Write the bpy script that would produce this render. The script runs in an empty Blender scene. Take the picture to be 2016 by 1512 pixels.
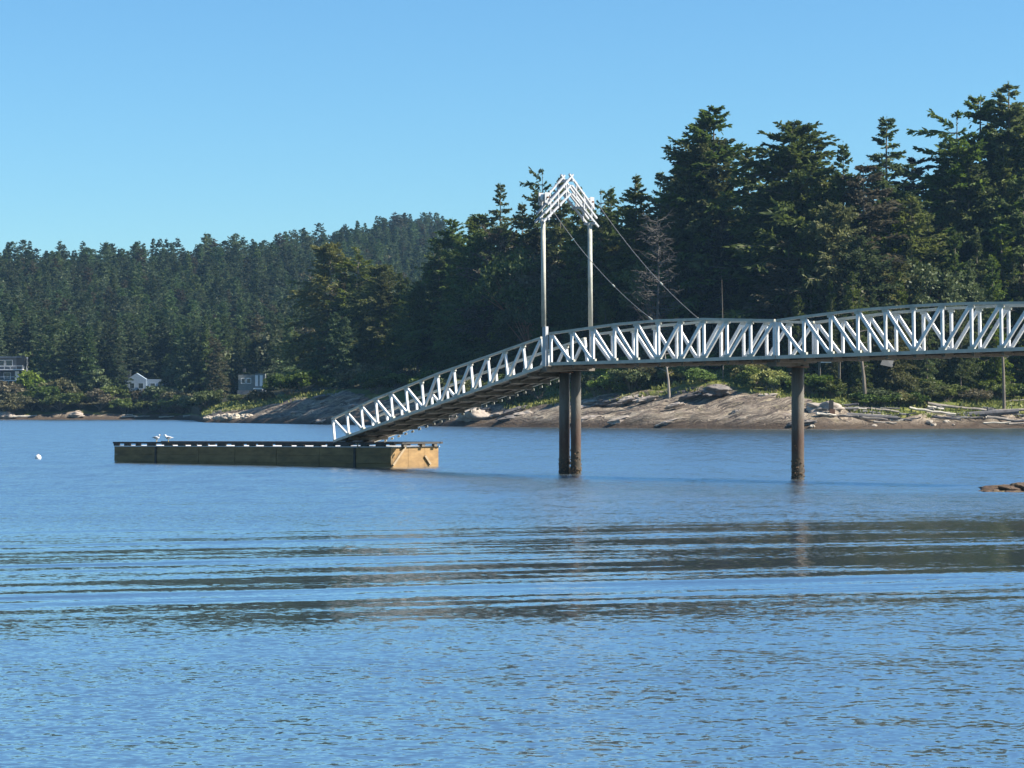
import bpy, math, random
import numpy as np
from mathutils import Vector, noise as mn

random.seed(11)
RNG = np.random.default_rng(11)
col = bpy.context.scene.collection
scene = bpy.context.scene
F, CX, HZ, CAMH = 4742.0, 1008.0, 806.0, 2.63   # surveyed focal length, centre, horizon, eye height


def P(px, py, d):
    return Vector(((px - CX) / F * d, d, CAMH + (HZ - py) / F * d))


def X_at(px, d):
    return (px - CX) / F * d


def px_of(x, y):
    return CX + F * x / y


# ------------------------------------------------------------------ helpers
def tag(o, label=None, cat=None, group=None, kind=None):
    if label: o['label'] = label
    if cat: o['category'] = cat
    if group: o['group'] = group
    if kind: o['kind'] = kind
    return o


def empty(name, loc, label, cat, group=None):
    o = bpy.data.objects.new(name, None)
    o.empty_display_size = 0.3
    col.objects.link(o)
    o.location = loc
    return tag(o, label, cat, group)


def origin_of(parent):
    v = Vector((0, 0, 0))
    while parent is not None:
        v += Vector(parent.location)
        parent = parent.parent
    return v


class MB:
    def __init__(self):
        self.v, self.f = [], []

    def add(self, vs, fs):
        b = len(self.v)
        self.v += [Vector(v) for v in vs]
        self.f += [tuple(i + b for i in f) for f in fs]
        return self

    def box(self, c, size, rz=0.0):
        c = Vector(c); sx, sy, sz = [s / 2 for s in size]
        ca, sa = math.cos(rz), math.sin(rz)
        vs = []
        for z in (-sz, sz):
            for x, y in ((-sx, -sy), (sx, -sy), (sx, sy), (-sx, sy)):
                vs.append(c + Vector((x * ca - y * sa, x * sa + y * ca, z)))
        return self.add(vs, [(3, 2, 1, 0), (4, 5, 6, 7), (0, 1, 5, 4), (1, 2, 6, 5), (2, 3, 7, 6), (3, 0, 4, 7)])

    def beam(self, p0, p1, lat, wl, wi):
        """square section bar p0-p1; lat = lateral unit vector, wl lateral width, wi in-plane width"""
        p0, p1 = Vector(p0), Vector(p1)
        a = (p1 - p0).normalized()
        lat = (Vector(lat) - a * a.dot(Vector(lat))).normalized()
        inn = a.cross(lat).normalized()
        vs = []
        for p in (p0, p1):
            for s, t in ((-1, -1), (1, -1), (1, 1), (-1, 1)):
                vs.append(p + lat * (s * wl / 2) + inn * (t * wi / 2))
        fs = [(3, 2, 1, 0), (4, 5, 6, 7), (0, 1, 5, 4), (1, 2, 6, 5), (2, 3, 7, 6), (3, 0, 4, 7)]
        return self.add(vs, fs)

    def tube(self, pts, rads, n=8, cap=True, wob=0.0, rnd=None):
        pts = [Vector(p) for p in pts]
        if not hasattr(rads, '__len__'): rads = [rads] * len(pts)
        vs, fs = [], []
        for i, p in enumerate(pts):
            a = (pts[min(i + 1, len(pts) - 1)] - pts[max(i - 1, 0)]).normalized()
            up = Vector((0, 0, 1)) if abs(a.z) < 0.9 else Vector((1, 0, 0))
            s = a.cross(up).normalized(); t = s.cross(a).normalized()
            for k in range(n):
                th = 2 * math.pi * k / n
                r = rads[i] * (1 + (wob * (rnd.random() - .5) if rnd else 0))
                vs.append(p + s * (r * math.cos(th)) + t * (r * math.sin(th)))
        for i in range(len(pts) - 1):
            for k in range(n):
                k2 = (k + 1) % n
                fs.append((i * n + k, i * n + k2, (i + 1) * n + k2, (i + 1) * n + k))
        if cap:
            fs.append(tuple(range(n - 1, -1, -1)))
            fs.append(tuple((len(pts) - 1) * n + k for k in range(n)))
        return self.add(vs, fs)

    def lathe(self, c, prof, n=16, axis=None):
        """profile [(r,z)] turned about z at c"""
        c = Vector(c); vs, fs = [], []
        for r, z in prof:
            for k in range(n):
                th = 2 * math.pi * k / n
                vs.append(c + Vector((r * math.cos(th), r * math.sin(th), z)))
        for i in range(len(prof) - 1):
            for k in range(n):
                k2 = (k + 1) % n
                fs.append((i * n + k, i * n + k2, (i + 1) * n + k2, (i + 1) * n + k))
        fs.append(tuple(range(n - 1, -1, -1)))
        fs.append(tuple((len(prof) - 1) * n + k for k in range(n)))
        return self.add(vs, fs)

    def build(self, name, mat, parent=None, smooth=False):
        off = origin_of(parent)
        me = bpy.data.meshes.new(name)
        me.from_pydata([tuple(v - off) for v in self.v], [], self.f)
        me.materials.append(mat)
        if smooth:
            me.polygons.foreach_set('use_smooth', [True] * len(me.polygons))
        me.update()
        o = bpy.data.objects.new(name, me)
        col.objects.link(o)
        if parent is not None: o.parent = parent
        return o


def solo(mb, name, mat, loc, smooth=False):
    """one-mesh thing with its origin at loc"""
    loc = Vector(loc)
    me = bpy.data.meshes.new(name)
    me.from_pydata([tuple(v - loc) for v in mb.v], [], mb.f)
    me.materials.append(mat)
    if smooth: me.polygons.foreach_set('use_smooth', [True] * len(me.polygons))
    me.update()
    o = bpy.data.objects.new(name, me)
    o.location = loc
    col.objects.link(o)
    return o


def quads_mesh(name, V, mat):
    """V: (n,4,3) array of separate quads"""
    n = V.shape[0]
    me = bpy.data.meshes.new(name)
    me.vertices.add(n * 4)
    me.vertices.foreach_set('co', V.reshape(-1).astype(np.float32))
    me.loops.add(n * 4)
    me.loops.foreach_set('vertex_index', np.arange(n * 4, dtype=np.int32))
    me.polygons.add(n)
    me.polygons.foreach_set('loop_start', np.arange(0, n * 4, 4, dtype=np.int32))
    me.update(calc_edges=True)
    me.materials.append(mat)
    return me


# ------------------------------------------------------------------ materials
class NT:
    def __init__(self, name):
        self.m = bpy.data.materials.new(name)
        self.m.use_nodes = True
        self.t = self.m.node_tree
        self.t.nodes.clear()
        self.out = self.n('ShaderNodeOutputMaterial')

    def n(self, typ, **kw):
        nd = self.t.nodes.new(typ)
        for k, v in kw.items():
            if k.startswith('_'): setattr(nd, k[1:], v)
            else:
                key = k.replace('__', ' ')
                nd.inputs[key].default_value = v
        return nd

    def l(self, a, b): self.t.links.new(a, b)

    def math(self, op, a, b=None, c=None, clamp=False):
        nd = self.t.nodes.new('ShaderNodeMath'); nd.operation = op; nd.use_clamp = clamp
        for i, x in enumerate((a, b, c)):
            if x is None: continue
            if isinstance(x, (int, float)): nd.inputs[i].default_value = x
            else: self.l(x, nd.inputs[i])
        return nd.outputs[0]

    def vmath(self, op, a, b=None, s=None):
        nd = self.t.nodes.new('ShaderNodeVectorMath'); nd.operation = op
        for i, x in enumerate((a, b)):
            if x is None: continue
            if isinstance(x, (tuple, list)): nd.inputs[i].default_value = x
            else: self.l(x, nd.inputs[i])
        if s is not None:
            if isinstance(s, (int, float)): nd.inputs['Scale'].default_value = s
            else: self.l(s, nd.inputs['Scale'])
        return nd.outputs[0]

    def ramp(self, fac, stops, interp='LINEAR'):
        nd = self.t.nodes.new('ShaderNodeValToRGB'); cr = nd.color_ramp; cr.interpolation = interp
        while len(cr.elements) < len(stops): cr.elements.new(0.5)
        for e, (p, c) in zip(cr.elements, stops):
            e.position = p; e.color = (*c, 1) if len(c) == 3 else c
        self.l(fac, nd.inputs[0])
        return nd.outputs[0]

    def mix(self, fac, a, b, mode='MIX'):
        nd = self.t.nodes.new('ShaderNodeMix'); nd.data_type = 'RGBA'; nd.blend_type = mode
        if isinstance(fac, (int, float)): nd.inputs[0].default_value = fac
        else: self.l(fac, nd.inputs[0])
        for i, x in ((6, a), (7, b)):
            if isinstance(x, (tuple, list)): nd.inputs[i].default_value = (*x, 1) if len(x) == 3 else x
            else: self.l(x, nd.inputs[i])
        return nd.outputs[2]

    def noise(self, vec, scale, detail=3, rough=0.55, dist=0.0):
        nd = self.n('ShaderNodeTexNoise', Scale=scale, Detail=detail, Roughness=rough, Distortion=dist)
        if vec is not None: self.l(vec, nd.inputs['Vector'])
        return nd

    def mapr(self, v, a, b, c=0.0, d=1.0, smooth=False):
        nd = self.t.nodes.new('ShaderNodeMapRange'); nd.clamp = True
        if smooth: nd.interpolation_type = 'SMOOTHSTEP'
        self.l(v, nd.inputs[0])
        for i, x in enumerate((a, b, c, d)): nd.inputs[i + 1].default_value = x
        return nd.outputs[0]


def surf(name, base, rough=0.6, var=0.25, scale=4.0, dirt=None, metallic=0.0, stretch=(1, 1, 1), bump=0.0):
    """weathered solid material with noise colour variation"""
    t = NT(name)
    tc = t.n('ShaderNodeTexCoord')
    mp = t.n('ShaderNodeMapping'); mp.inputs['Scale'].default_value = stretch
    t.l(tc.outputs['Object'], mp.inputs['Vector'])
    n1 = t.noise(mp.outputs[0], scale, 5, 0.65)
    lo = tuple(c * (1 - var) for c in base); hi = tuple(min(1, c * (1 + var)) for c in base)
    c = t.ramp(n1.outputs[0], [(0.3, lo), (0.7, hi)])
    if dirt:
        n2 = t.noise(mp.outputs[0], scale * 0.45, 6, 0.7)
        c = t.mix(t.mapr(n2.outputs[0], 0.52, 0.68), c, dirt)
    b = t.n('ShaderNodeBsdfPrincipled', Roughness=rough, Metallic=metallic)
    t.l(c, b.inputs['Base Color'])
    if bump:
        bp = t.n('ShaderNodeBump', Strength=bump, Distance=0.05)
        t.l(n1.outputs[0], bp.inputs['Height']); t.l(bp.outputs[0], b.inputs['Normal'])
    t.l(b.outputs[0], t.out.inputs[0])
    return t.m


def foliage(name, dark, mid, light, transl=0.45, treevar=0.30):
    t = NT(name)
    geo = t.n('ShaderNodeNewGeometry'); oi = t.n('ShaderNodeObjectInfo'); tc = t.n('ShaderNodeTexCoord')
    ns = t.noise(tc.outputs['Object'], 0.35, 2)
    r = t.math('MULTIPLY_ADD', geo.outputs['Random Per Island'], 0.6, t.math('MULTIPLY', t.mapr(ns.outputs[0], .3, .7), 0.4))
    c = t.ramp(r, [(0.0, dark), (0.5, mid), (1.0, light)])
    # per-tree tint
    hsv = t.n('ShaderNodeHueSaturation')
    t.l(c, hsv.inputs['Color'])
    t.l(t.mapr(oi.outputs['Random'], 0, 1, 0.475, 0.52), hsv.inputs['Hue'])
    t.l(t.mapr(t.math('FRACT', t.math('MULTIPLY', oi.outputs['Random'], 7.31)), 0, 1, 1 - treevar, 1 + treevar), hsv.inputs['Value'])
    t.l(t.mapr(t.math('FRACT', t.math('MULTIPLY', oi.outputs['Random'], 3.77)), 0, 1, 0.75, 1.1), hsv.inputs['Saturation'])
    d = t.n('ShaderNodeBsdfPrincipled', Roughness=0.55)
    d.inputs['Specular IOR Level'].default_value = 0.25
    t.l(hsv.outputs[0], d.inputs['Base Color'])
    tr = t.n('ShaderNodeBsdfTranslucent'); t.l(hsv.outputs[0], tr.inputs['Color'])
    mx = t.n('ShaderNodeMixShader', Fac=transl)
    t.l(d.outputs[0], mx.inputs[1]); t.l(tr.outputs[0], mx.inputs[2]); t.l(mx.outputs[0], t.out.inputs[0])
    return t.m


M = {}
M['galv'] = surf('galvanised_metal', (0.70, 0.70, 0.68), 0.5, 0.12, 6, dirt=(0.36, 0.39, 0.38))
M['galv_rail'] = surf('weathered_rail_metal', (0.46, 0.445, 0.37), 0.55, 0.15, 3, dirt=(0.26, 0.28, 0.24))
M['gantry_metal'] = surf('gantry_metal', (0.40, 0.41, 0.42), 0.5, 0.15, 5, dirt=(0.28, 0.29, 0.29))
M['white_metal'] = surf('white_metal', (0.74, 0.75, 0.77), 0.5, 0.08, 5, dirt=(0.5, 0.5, 0.5))
M['deck_wood'] = surf('deck_wood', (0.27, 0.25, 0.22), 0.8, 0.3, 5, stretch=(1, 1, 1))
M['beam_wood'] = surf('beam_wood', (0.13, 0.11, 0.085), 0.8, 0.35, 3, dirt=(0.22, 0.20, 0.17))
M['cable'] = surf('cable_steel', (0.17, 0.17, 0.17), 0.45, 0.1, 8)
M['float_wood'] = surf('float_boards', (0.30, 0.185, 0.075), 0.8, 0.3, 1.6, dirt=(0.19, 0.11, 0.045), stretch=(1, 1, 2.5))
M['float_side'] = surf('float_side_planks', (0.21, 0.138, 0.06), 0.8, 0.35, 1.1, dirt=(0.12, 0.085, 0.042), stretch=(1, 1, 3))
M['float_black'] = surf('tarred_rail', (0.05, 0.045, 0.04), 0.8, 0.3, 4)
M['pale_wood'] = surf('pale_timber', (0.36, 0.27, 0.165), 0.8, 0.2, 3)
M['float_deck'] = surf('bleached_deck_boards', (0.62, 0.60, 0.57), 0.8, 0.15, 3)
M['trunk'] = surf('bark', (0.16, 0.13, 0.10), 0.9, 0.35, 1.5, dirt=(0.26, 0.23, 0.19), stretch=(1, 1, .3))
M['trunk_pale'] = surf('pale_bark', (0.32, 0.27, 0.22), 0.9, 0.3, 1.5, stretch=(1, 1, .3))
M['trunk_red'] = surf('red_peeling_bark', (0.26, 0.14, 0.08), 0.8, 0.35, 1.5, dirt=(0.38, 0.30, 0.2), stretch=(1, 1, .4))
M['snag'] = surf('dead_wood', (0.085, 0.076, 0.066), 0.9, 0.25, 2)
M['driftwood'] = surf('driftwood', (0.25, 0.215, 0.175), 0.85, 0.3, 1.5, dirt=(0.13, 0.11, 0.095))
M['driftwood_dark'] = surf('grey_driftwood', (0.105, 0.10, 0.10), 0.85, 0.3, 1.2, dirt=(0.055, 0.05, 0.05))
M['driftwood_pale'] = surf('bleached_driftwood', (0.46, 0.415, 0.34), 0.85, 0.15, 1.5)
M['fir'] = foliage('fir_needles', (0.044, 0.066, 0.013), (0.092, 0.13, 0.021), (0.175, 0.21, 0.036))
M['fir_blue'] = foliage('blue_fir_needles', (0.038, 0.06, 0.016), (0.08, 0.116, 0.026), (0.15, 0.185, 0.042))
M['fir_far'] = foliage('far_fir_needles', (0.034, 0.058, 0.026), (0.066, 0.104, 0.042), (0.15, 0.185, 0.062), treevar=0.5)
M['pine'] = foliage('pine_needles', (0.06, 0.068, 0.014), (0.115, 0.128, 0.024), (0.2, 0.2, 0.042))
M['brown_fir'] = foliage('brownish_needles', (0.045, 0.0414, 0.0216), (0.0765, 0.0702, 0.0378), (0.1125, 0.1008, 0.054))
M['leaf'] = foliage('broad_leaves', (0.040, 0.060, 0.018), (0.080, 0.110, 0.030), (0.145, 0.17, 0.05), 0.3)
M['leaf_bright'] = foliage('bright_leaves', (0.075, 0.12, 0.018), (0.14, 0.20, 0.032), (0.24, 0.29, 0.055), 0.35, 0.15)
M['leaf_olive'] = foliage('olive_leaves', (0.065, 0.060, 0.030), (0.115, 0.105, 0.050), (0.175, 0.16, 0.08), 0.3)
M['leaf_gold'] = foliage('yellow_leaves', (0.15, 0.15, 0.015), (0.27, 0.26, 0.028), (0.42, 0.38, 0.05), 0.35, 0.15)
M['house_dark'] = surf('dark_siding', (0.10, 0.115, 0.13), 0.7, 0.2, 2)
M['house_blue'] = surf('blue_grey_siding', (0.27, 0.34, 0.41), 0.7, 0.12, 2)
M['house_grey'] = surf('grey_siding', (0.19, 0.20, 0.185), 0.7, 0.2, 2)
M['roof_blue'] = surf('slate_roof', (0.15, 0.19, 0.24), 0.7, 0.2, 2)
M['roof_brown'] = surf('shingle_roof', (0.20, 0.17, 0.15), 0.8, 0.2, 2)
M['white_trim'] = surf('white_trim', (0.78, 0.78, 0.78), 0.5, 0.05, 3)
M['rock'] = surf('boulder_stone', (0.34, 0.29, 0.24), 0.9, 0.35, 1.0, dirt=(0.19, 0.15, 0.13), bump=0.8)
M['rock_pale'] = surf('pale_stone', (0.42, 0.36, 0.28), 0.9, 0.25, 1.2, dirt=(0.38, 0.33, 0.27), bump=0.6)
M['rock_dark'] = surf('dark_stone', (0.13, 0.115, 0.105), 0.9, 0.4, 1.0, bump=0.8)
M['weed_rock'] = surf('weed_covered_rock', (0.085, 0.05, 0.028), 0.7, 0.5, 9, dirt=(0.13, 0.10, 0.035), bump=1.0)
M['sheet'] = surf('faded_tarpaulin', (0.04, 0.042, 0.043), 0.7, 0.1, 2)
M['post_dark'] = surf('tarred_post', (0.05, 0.042, 0.035), 0.85, 0.3, 3)
M['gull_white'] = surf('white_feathers', (0.8, 0.8, 0.78), 0.7, 0.05, 20)
M['gull_grey'] = surf('grey_feathers', (0.36, 0.38, 0.40), 0.7, 0.1, 20)
M['gull_yellow'] = surf('yellow_beak', (0.65, 0.45, 0.08), 0.6, 0.1, 20)
M['buoy_white'] = surf('white_buoy_plastic', (0.80, 0.80, 0.78), 0.4, 0.05, 4)
M['rust'] = surf('rusty_iron', (0.18, 0.09, 0.05), 0.8, 0.3, 10)

# glass
t = NT('window_glass')
b = t.n('ShaderNodeBsdfPrincipled', Roughness=0.05)
b.inputs['Base Color'].default_value = (0.03, 0.04, 0.05, 1)
t.l(b.outputs[0], t.out.inputs[0]); M['glass'] = t.m


def pile_mat():
    t = NT('tidal_pile')
    g = t.n('ShaderNodeNewGeometry')
    sp = t.n('ShaderNodeSeparateXYZ'); t.l(g.outputs['Position'], sp.inputs[0])
    mp = t.n('ShaderNodeMapping'); mp.inputs['Scale'].default_value = (5, 5, 0.6)
    t.l(g.outputs['Position'], mp.inputs['Vector'])
    n1 = t.noise(mp.outputs[0], 1.0, 5, 0.7)
    n2 = t.noise(g.outputs['Position'], 6.0, 4, 0.7)
    z = t.math('ADD', sp.outputs[2], t.math('MULTIPLY', t.math('SUBTRACT', n1.outputs[0], 0.5), 2.2))
    c = t.ramp(t.mapr(z, -0.2, 4.6), [(0.0, (0.025, 0.022, 0.014)), (0.12, (0.035, 0.028, 0.018)), (0.2, (0.06, 0.042, 0.024)),
                                      (0.33, (0.06, 0.03, 0.018)), (0.46, (0.085, 0.06, 0.044)), (0.66, (0.16, 0.145, 0.12)), (0.82, (0.09, 0.08, 0.068)), (1.0, (0.04, 0.037, 0.034))])  # weed and rust low down; pale middle paints sunlight, dark top the deck's shade
    c = t.mix(t.mapr(n2.outputs[0], .55, .75), c, (0.10, 0.075, 0.055))
    b = t.n('ShaderNodeBsdfPrincipled', Roughness=0.75); t.l(c, b.inputs['Base Color'])
    bp = t.n('ShaderNodeBump', Strength=0.5, Distance=0.03); t.l(n2.outputs[0], bp.inputs['Height']); t.l(bp.outputs[0], b.inputs['Normal'])
    t.l(b.outputs[0], t.out.inputs[0])
    return t.m


M['pile'] = pile_mat()


def terrain_mat():
    t = NT('shore_ground')
    g = t.n('ShaderNodeNewGeometry'); sp = t.n('ShaderNodeSeparateXYZ'); t.l(g.outputs['Position'], sp.inputs[0])
    at = t.n('ShaderNodeAttribute'); at.attribute_name = 'cover'
    pos = g.outputs['Position']
    warp = t.noise(pos, 0.12, 4, 0.6)
    # tilted rock beds: Z - 0.22 X + warp
    cc = t.math('ADD', t.math('SUBTRACT', sp.outputs[2], t.math('MULTIPLY', sp.outputs[0], 0.20)), t.math('MULTIPLY', warp.outputs[0], 4.0))
    comb = t.n('ShaderNodeCombineXYZ'); t.l(t.math('MULTIPLY', sp.outputs[0], 0.10), comb.inputs[0]); t.l(t.math('MULTIPLY', cc, 2.2), comb.inputs[1])
    t.l(t.math('MULTIPLY', sp.outputs[1], 0.02), comb.inputs[2])
    beds = t.noise(comb.outputs[0], 1.0, 6, 0.7)
    rock = t.ramp(beds.outputs[0], [(0.30, (0.05, 0.038, 0.030)), (0.42, (0.15, 0.118, 0.088)), (0.52, (0.26, 0.212, 0.158)), (0.62, (0.36, 0.30, 0.225)), (0.72, (0.58, 0.51, 0.39))])
    comb2 = t.n('ShaderNodeCombineXYZ'); t.l(t.math('MULTIPLY', sp.outputs[0], 0.35), comb2.inputs[0]); t.l(t.math('MULTIPLY', cc, 6.5), comb2.inputs[1]); t.l(t.math('MULTIPLY', sp.outputs[1], 0.05), comb2.inputs[2])
    crack = t.noise(comb2.outputs[0], 1.0, 4, 0.65)
    rock = t.mix(t.mapr(crack.outputs[0], .50, .40, 0, .92), rock, (0.045, 0.035, 0.032))
    blot = t.noise(pos, 0.8, 6, 0.7)
    rock = t.mix(t.mapr(blot.outputs[0], .52, .66, 0, .8), rock, (0.12, 0.09, 0.075))
    lich = t.noise(pos, 0.35, 5, 0.7)
    rock = t.mix(t.mapr(lich.outputs[0], .55, .7, 0, .5), rock, (0.40, 0.34, 0.20))
    # tide band
    zz = t.math('ADD', sp.outputs[2], t.math('MULTIPLY', t.math('SUBTRACT', blot.outputs[0], .5), 1.0))
    rock = t.mix(t.mapr(zz, 0.45, 1.5, .95, 0), rock, (0.06, 0.042, 0.028))
    # grass
    gn = t.noise(pos, 0.5, 6, 0.7)
    grass = t.ramp(gn.outputs[0], [(0.3, (0.045, 0.062, 0.012)), (0.5, (0.11, 0.13, 0.026)), (0.7, (0.21, 0.20, 0.055))])
    gf = t.noise(pos, 0.25, 4, .6)
    floor = t.ramp(gn.outputs[0], [(0.3, (0.022, 0.026, 0.012)), (0.7, (0.06, 0.055, 0.025))])
    cov = t.math('ADD', at.outputs['Fac'], t.math('MULTIPLY', t.math('SUBTRACT', gf.outputs[0], .5), 1.3))
    c = t.mix(t.mapr(cov, 0.4, 0.6), rock, grass)
    c = t.mix(t.mapr(cov, 1.35, 1.7), c, floor)
    b = t.n('ShaderNodeBsdfPrincipled', Roughness=0.9); t.l(c, b.inputs['Base Color'])
    b.inputs['Specular IOR Level'].default_value = 0.2
    bp = t.n('ShaderNodeBump', Strength=0.9, Distance=0.5)
    t.l(t.math('ADD', beds.outputs[0], t.math('ADD', t.math('MULTIPLY', blot.outputs[0], .5), t.math('MULTIPLY', crack.outputs[0], .7))), bp.inputs['Height']); t.l(bp.outputs[0], b.inputs['Normal'])
    t.l(b.outputs[0], t.out.inputs[0])
    return t.m


def water_mat():
    t = NT('sea_water')
    g = t.n('ShaderNodeNewGeometry'); pos = g.outputs['Position']
    sp = t.n('ShaderNodeSeparateXYZ'); t.l(pos, sp.inputs[0])
    X, Y = sp.outputs[0], sp.outputs[1]
    big = t.noise(pos, 0.06, 3, 0.6)
    # calmer wake zone, lying 28-56 m out, its edges slightly askew
    yy = t.math('ADD', t.math('ADD', Y, t.math('MULTIPLY', X, -0.25)), t.math('MULTIPLY', t.math('SUBTRACT', big.outputs[0], .5), 10.0))
    calm = t.math('MULTIPLY', t.mapr(yy, 27, 34, smooth=True), t.mapr(yy, 46, 60, 1, 0, smooth=True))
    # wind streaks
    mp = t.n('ShaderNodeMapping'); mp.inputs['Scale'].default_value = (0.02, 0.16, 1); mp.inputs['Rotation'].default_value = (0, 0, -0.03)
    t.l(pos, mp.inputs['Vector'])
    st = t.noise(mp.outputs[0], 1.0, 5, 0.65)
    streak = t.mapr(st.outputs[0], 0.35, 0.65, 0.55, 1.25)
    amp = t.math('MULTIPLY', t.math('MULTIPLY', streak, t.mapr(calm, 0, 1, 1.0, 0.5)), t.mapr(Y, 45, 90, 1.0, 1.1))
    # ripple slopes
    mp2 = t.n('ShaderNodeMapping'); mp2.inputs['Scale'].default_value = (0.7, 1.0, 1); mp2.inputs['Rotation'].default_value = (0, 0, 0.25)
    t.l(pos, mp2.inputs['Vector'])
    r1 = t.noise(mp2.outputs[0], 15.0, 2, 0.5, 0.4)
    r2 = t.noise(mp2.outputs[0], 5.5, 2, 0.5, 0.3)
    s1 = t.vmath('SUBTRACT', r1.outputs['Color'], (0.5, 0.5, 0.5))
    s2 = t.vmath('SUBTRACT', r2.outputs['Color'], (0.5, 0.5, 0.5))
    mp3 = t.n('ShaderNodeMapping'); mp3.inputs['Scale'].default_value = (0.45, 1.0, 1); mp3.inputs['Rotation'].default_value = (0, 0, 0.12)
    t.l(pos, mp3.inputs['Vector'])
    r3 = t.noise(mp3.outputs[0], 1.1, 3, 0.55, 0.3)
    s3 = t.vmath('SUBTRACT', r3.outputs['Color'], (0.5, 0.5, 0.5))
    s = t.vmath('ADD', t.vmath('ADD', t.vmath('SCALE', s1, s=0.56), t.vmath('SCALE', s2, s=0.32)), t.vmath('SCALE', s3, s=0.20))
    s = t.vmath('SCALE', s, s=amp)
    # wake swell: long crests, irregular spacing
    cy = t.math('ADD', Y, t.math('MULTIPLY', X, -0.33))
    def crest(sx, sy, seed, det):
        cv = t.n('ShaderNodeCombineXYZ'); t.l(t.math('MULTIPLY', X, sx), cv.inputs[0]); t.l(t.math('MULTIPLY', cy, sy), cv.inputs[1]); cv.inputs[2].default_value = seed
        return t.noise(cv.outputs[0], 1.0, det, 0.55)
    sw = t.math('SUBTRACT', crest(.035, .24, 2.0, 2).outputs[0], .5)
    sw2 = t.math('SUBTRACT', crest(.12, 1.1, 7.0, 3).outputs[0], .5)
    swv = t.n('ShaderNodeCombineXYZ')
    t.l(t.math('MULTIPLY', calm, t.math('ADD', t.math('ADD', t.math('MULTIPLY', sw, 0.60), t.math('MULTIPLY', sw2, 0.55)), 0.0)), swv.inputs[1])
    s = t.vmath('ADD', s, swv.outputs[0])
    # wind chop leans towards the near shore
    lean = t.n('ShaderNodeCombineXYZ'); t.l(t.math('MULTIPLY', t.mapr(calm, 0, 1, 1, 0), t.mapr(Y, 16, 85, -0.034, -0.12)), lean.inputs[1])
    s = t.vmath('ADD', s, lean.outputs[0])
    # wave groups, broad and long-crested, that read far out
    mp4 = t.n('ShaderNodeMapping'); mp4.inputs['Scale'].default_value = (0.9, 0.16, 1); mp4.inputs['Rotation'].default_value = (0, 0, 0.03)
    t.l(pos, mp4.inputs['Vector'])
    r4 = t.noise(mp4.outputs[0], 1.0, 4, 0.7)
    grp = t.n('ShaderNodeCombineXYZ'); t.l(t.math('MULTIPLY', t.math('SUBTRACT', r4.outputs[0], .5), t.mapr(Y, 40, 90, 0.03, 0.30)), grp.inputs[1])
    s = t.vmath('ADD', s, grp.outputs[0])
    # the backs of the wavelets are hidden behind their crests at this low angle
    ss = t.n('ShaderNodeSeparateXYZ'); t.l(s, ss.inputs[0])
    back = t.math('MINIMUM', ss.outputs[1], t.mapr(Y, 16, 42, 0.05, 0.006))
    sq = t.n('ShaderNodeSeparateXYZ'); t.l(t.vmath('ADD', s1, s2), sq.inputs[0])
    back = t.math('ADD', back, t.math('MULTIPLY', sq.outputs[2], t.mapr(Y, 20, 60, 0.04, 0.08)))
    sc_ = t.n('ShaderNodeCombineXYZ'); t.l(ss.outputs[0], sc_.inputs[0]); t.l(back, sc_.inputs[1])
    s = t.vmath('MULTIPLY', sc_.outputs[0], (1, 1, 0))
    nrm = t.vmath('NORMALIZE', t.vmath('ADD', s, (0, 0, 1)))
    b = t.n('ShaderNodeBsdfPrincipled', IOR=2.3)
    b.inputs['Base Color'].default_value = (0.075, 0.10, 0.115, 1)
    rgh = t.math('ADD', t.mapr(calm, 0, 1, 0.085, 0.05), t.mapr(Y, 50, 90, 0, 0.08))
    t.l(rgh, b.inputs['Roughness'])
    t.l(nrm, b.inputs['Normal'])
    gl = t.n('ShaderNodeBsdfGlossy'); gl.inputs['Color'].default_value = (0.97, 0.99, 0.98, 1)
    t.l(nrm, gl.inputs['Normal']); t.l(rgh, gl.inputs['Roughness'])
    mx = t.n('ShaderNodeMixShader', Fac=0.55); t.l(b.outputs[0], mx.inputs[1]); t.l(gl.outputs[0], mx.inputs[2])
    t.l(mx.outputs[0], t.out.inputs[0])
    return t.m


# ------------------------------------------------------------------ light, sky, camera
SUN_AZ, SUN_EL = math.radians(-8), math.radians(41)     # azimuth from +X towards +Y
sdir = Vector((math.cos(SUN_EL) * math.cos(SUN_AZ), math.cos(SUN_EL) * math.sin(SUN_AZ), math.sin(SUN_EL)))
w = bpy.data.worlds.new('World'); scene.world = w; w.use_nodes = True
wt = w.node_tree
bg = wt.nodes['Background']
sky = wt.nodes.new('ShaderNodeTexSky'); sky.sky_type = 'NISHITA'; sky.sun_disc = False
sky.sun_elevation = SUN_EL; sky.sun_rotation = math.pi / 2 - SUN_AZ
sky.air_density = 1.5; sky.dust_density = 0.0; sky.ozone_density = 9.0; sky.altitude = 2000
tint = wt.nodes.new('ShaderNodeMix'); tint.data_type = 'RGBA'; tint.blend_type = 'MULTIPLY'; tint.inputs[0].default_value = 1.0
tint.inputs[7].default_value = (0.74, 0.955, 0.97, 1)
wt.links.new(sky.outputs[0], tint.inputs[6]); wt.links.new(tint.outputs[2], bg.inputs[0]); bg.inputs[1].default_value = 0.069
sl = bpy.data.lights.new('sun', 'SUN'); sl.energy = 5.0; sl.angle = math.radians(0.53); sl.color = (1.0, 0.93, 0.82)
so = bpy.data.objects.new('sun', sl); so.rotation_euler = (-sdir).to_track_quat('-Z', 'Y').to_euler(); so.location = (60, 20, 60)
col.objects.link(so)
cam = bpy.data.cameras.new('camera'); co = bpy.data.objects.new('camera', cam); col.objects.link(co)
co.location = (0, 0, CAMH); co.rotation_euler = (math.pi / 2, 0, 0)
cam.sensor_width = 36; cam.lens = 36 * F / 2016; cam.shift_y = (HZ - 756) / 2016
cam.clip_start = 0.5; cam.clip_end = 9000
scene.camera = co
vs = scene.view_settings
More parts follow.
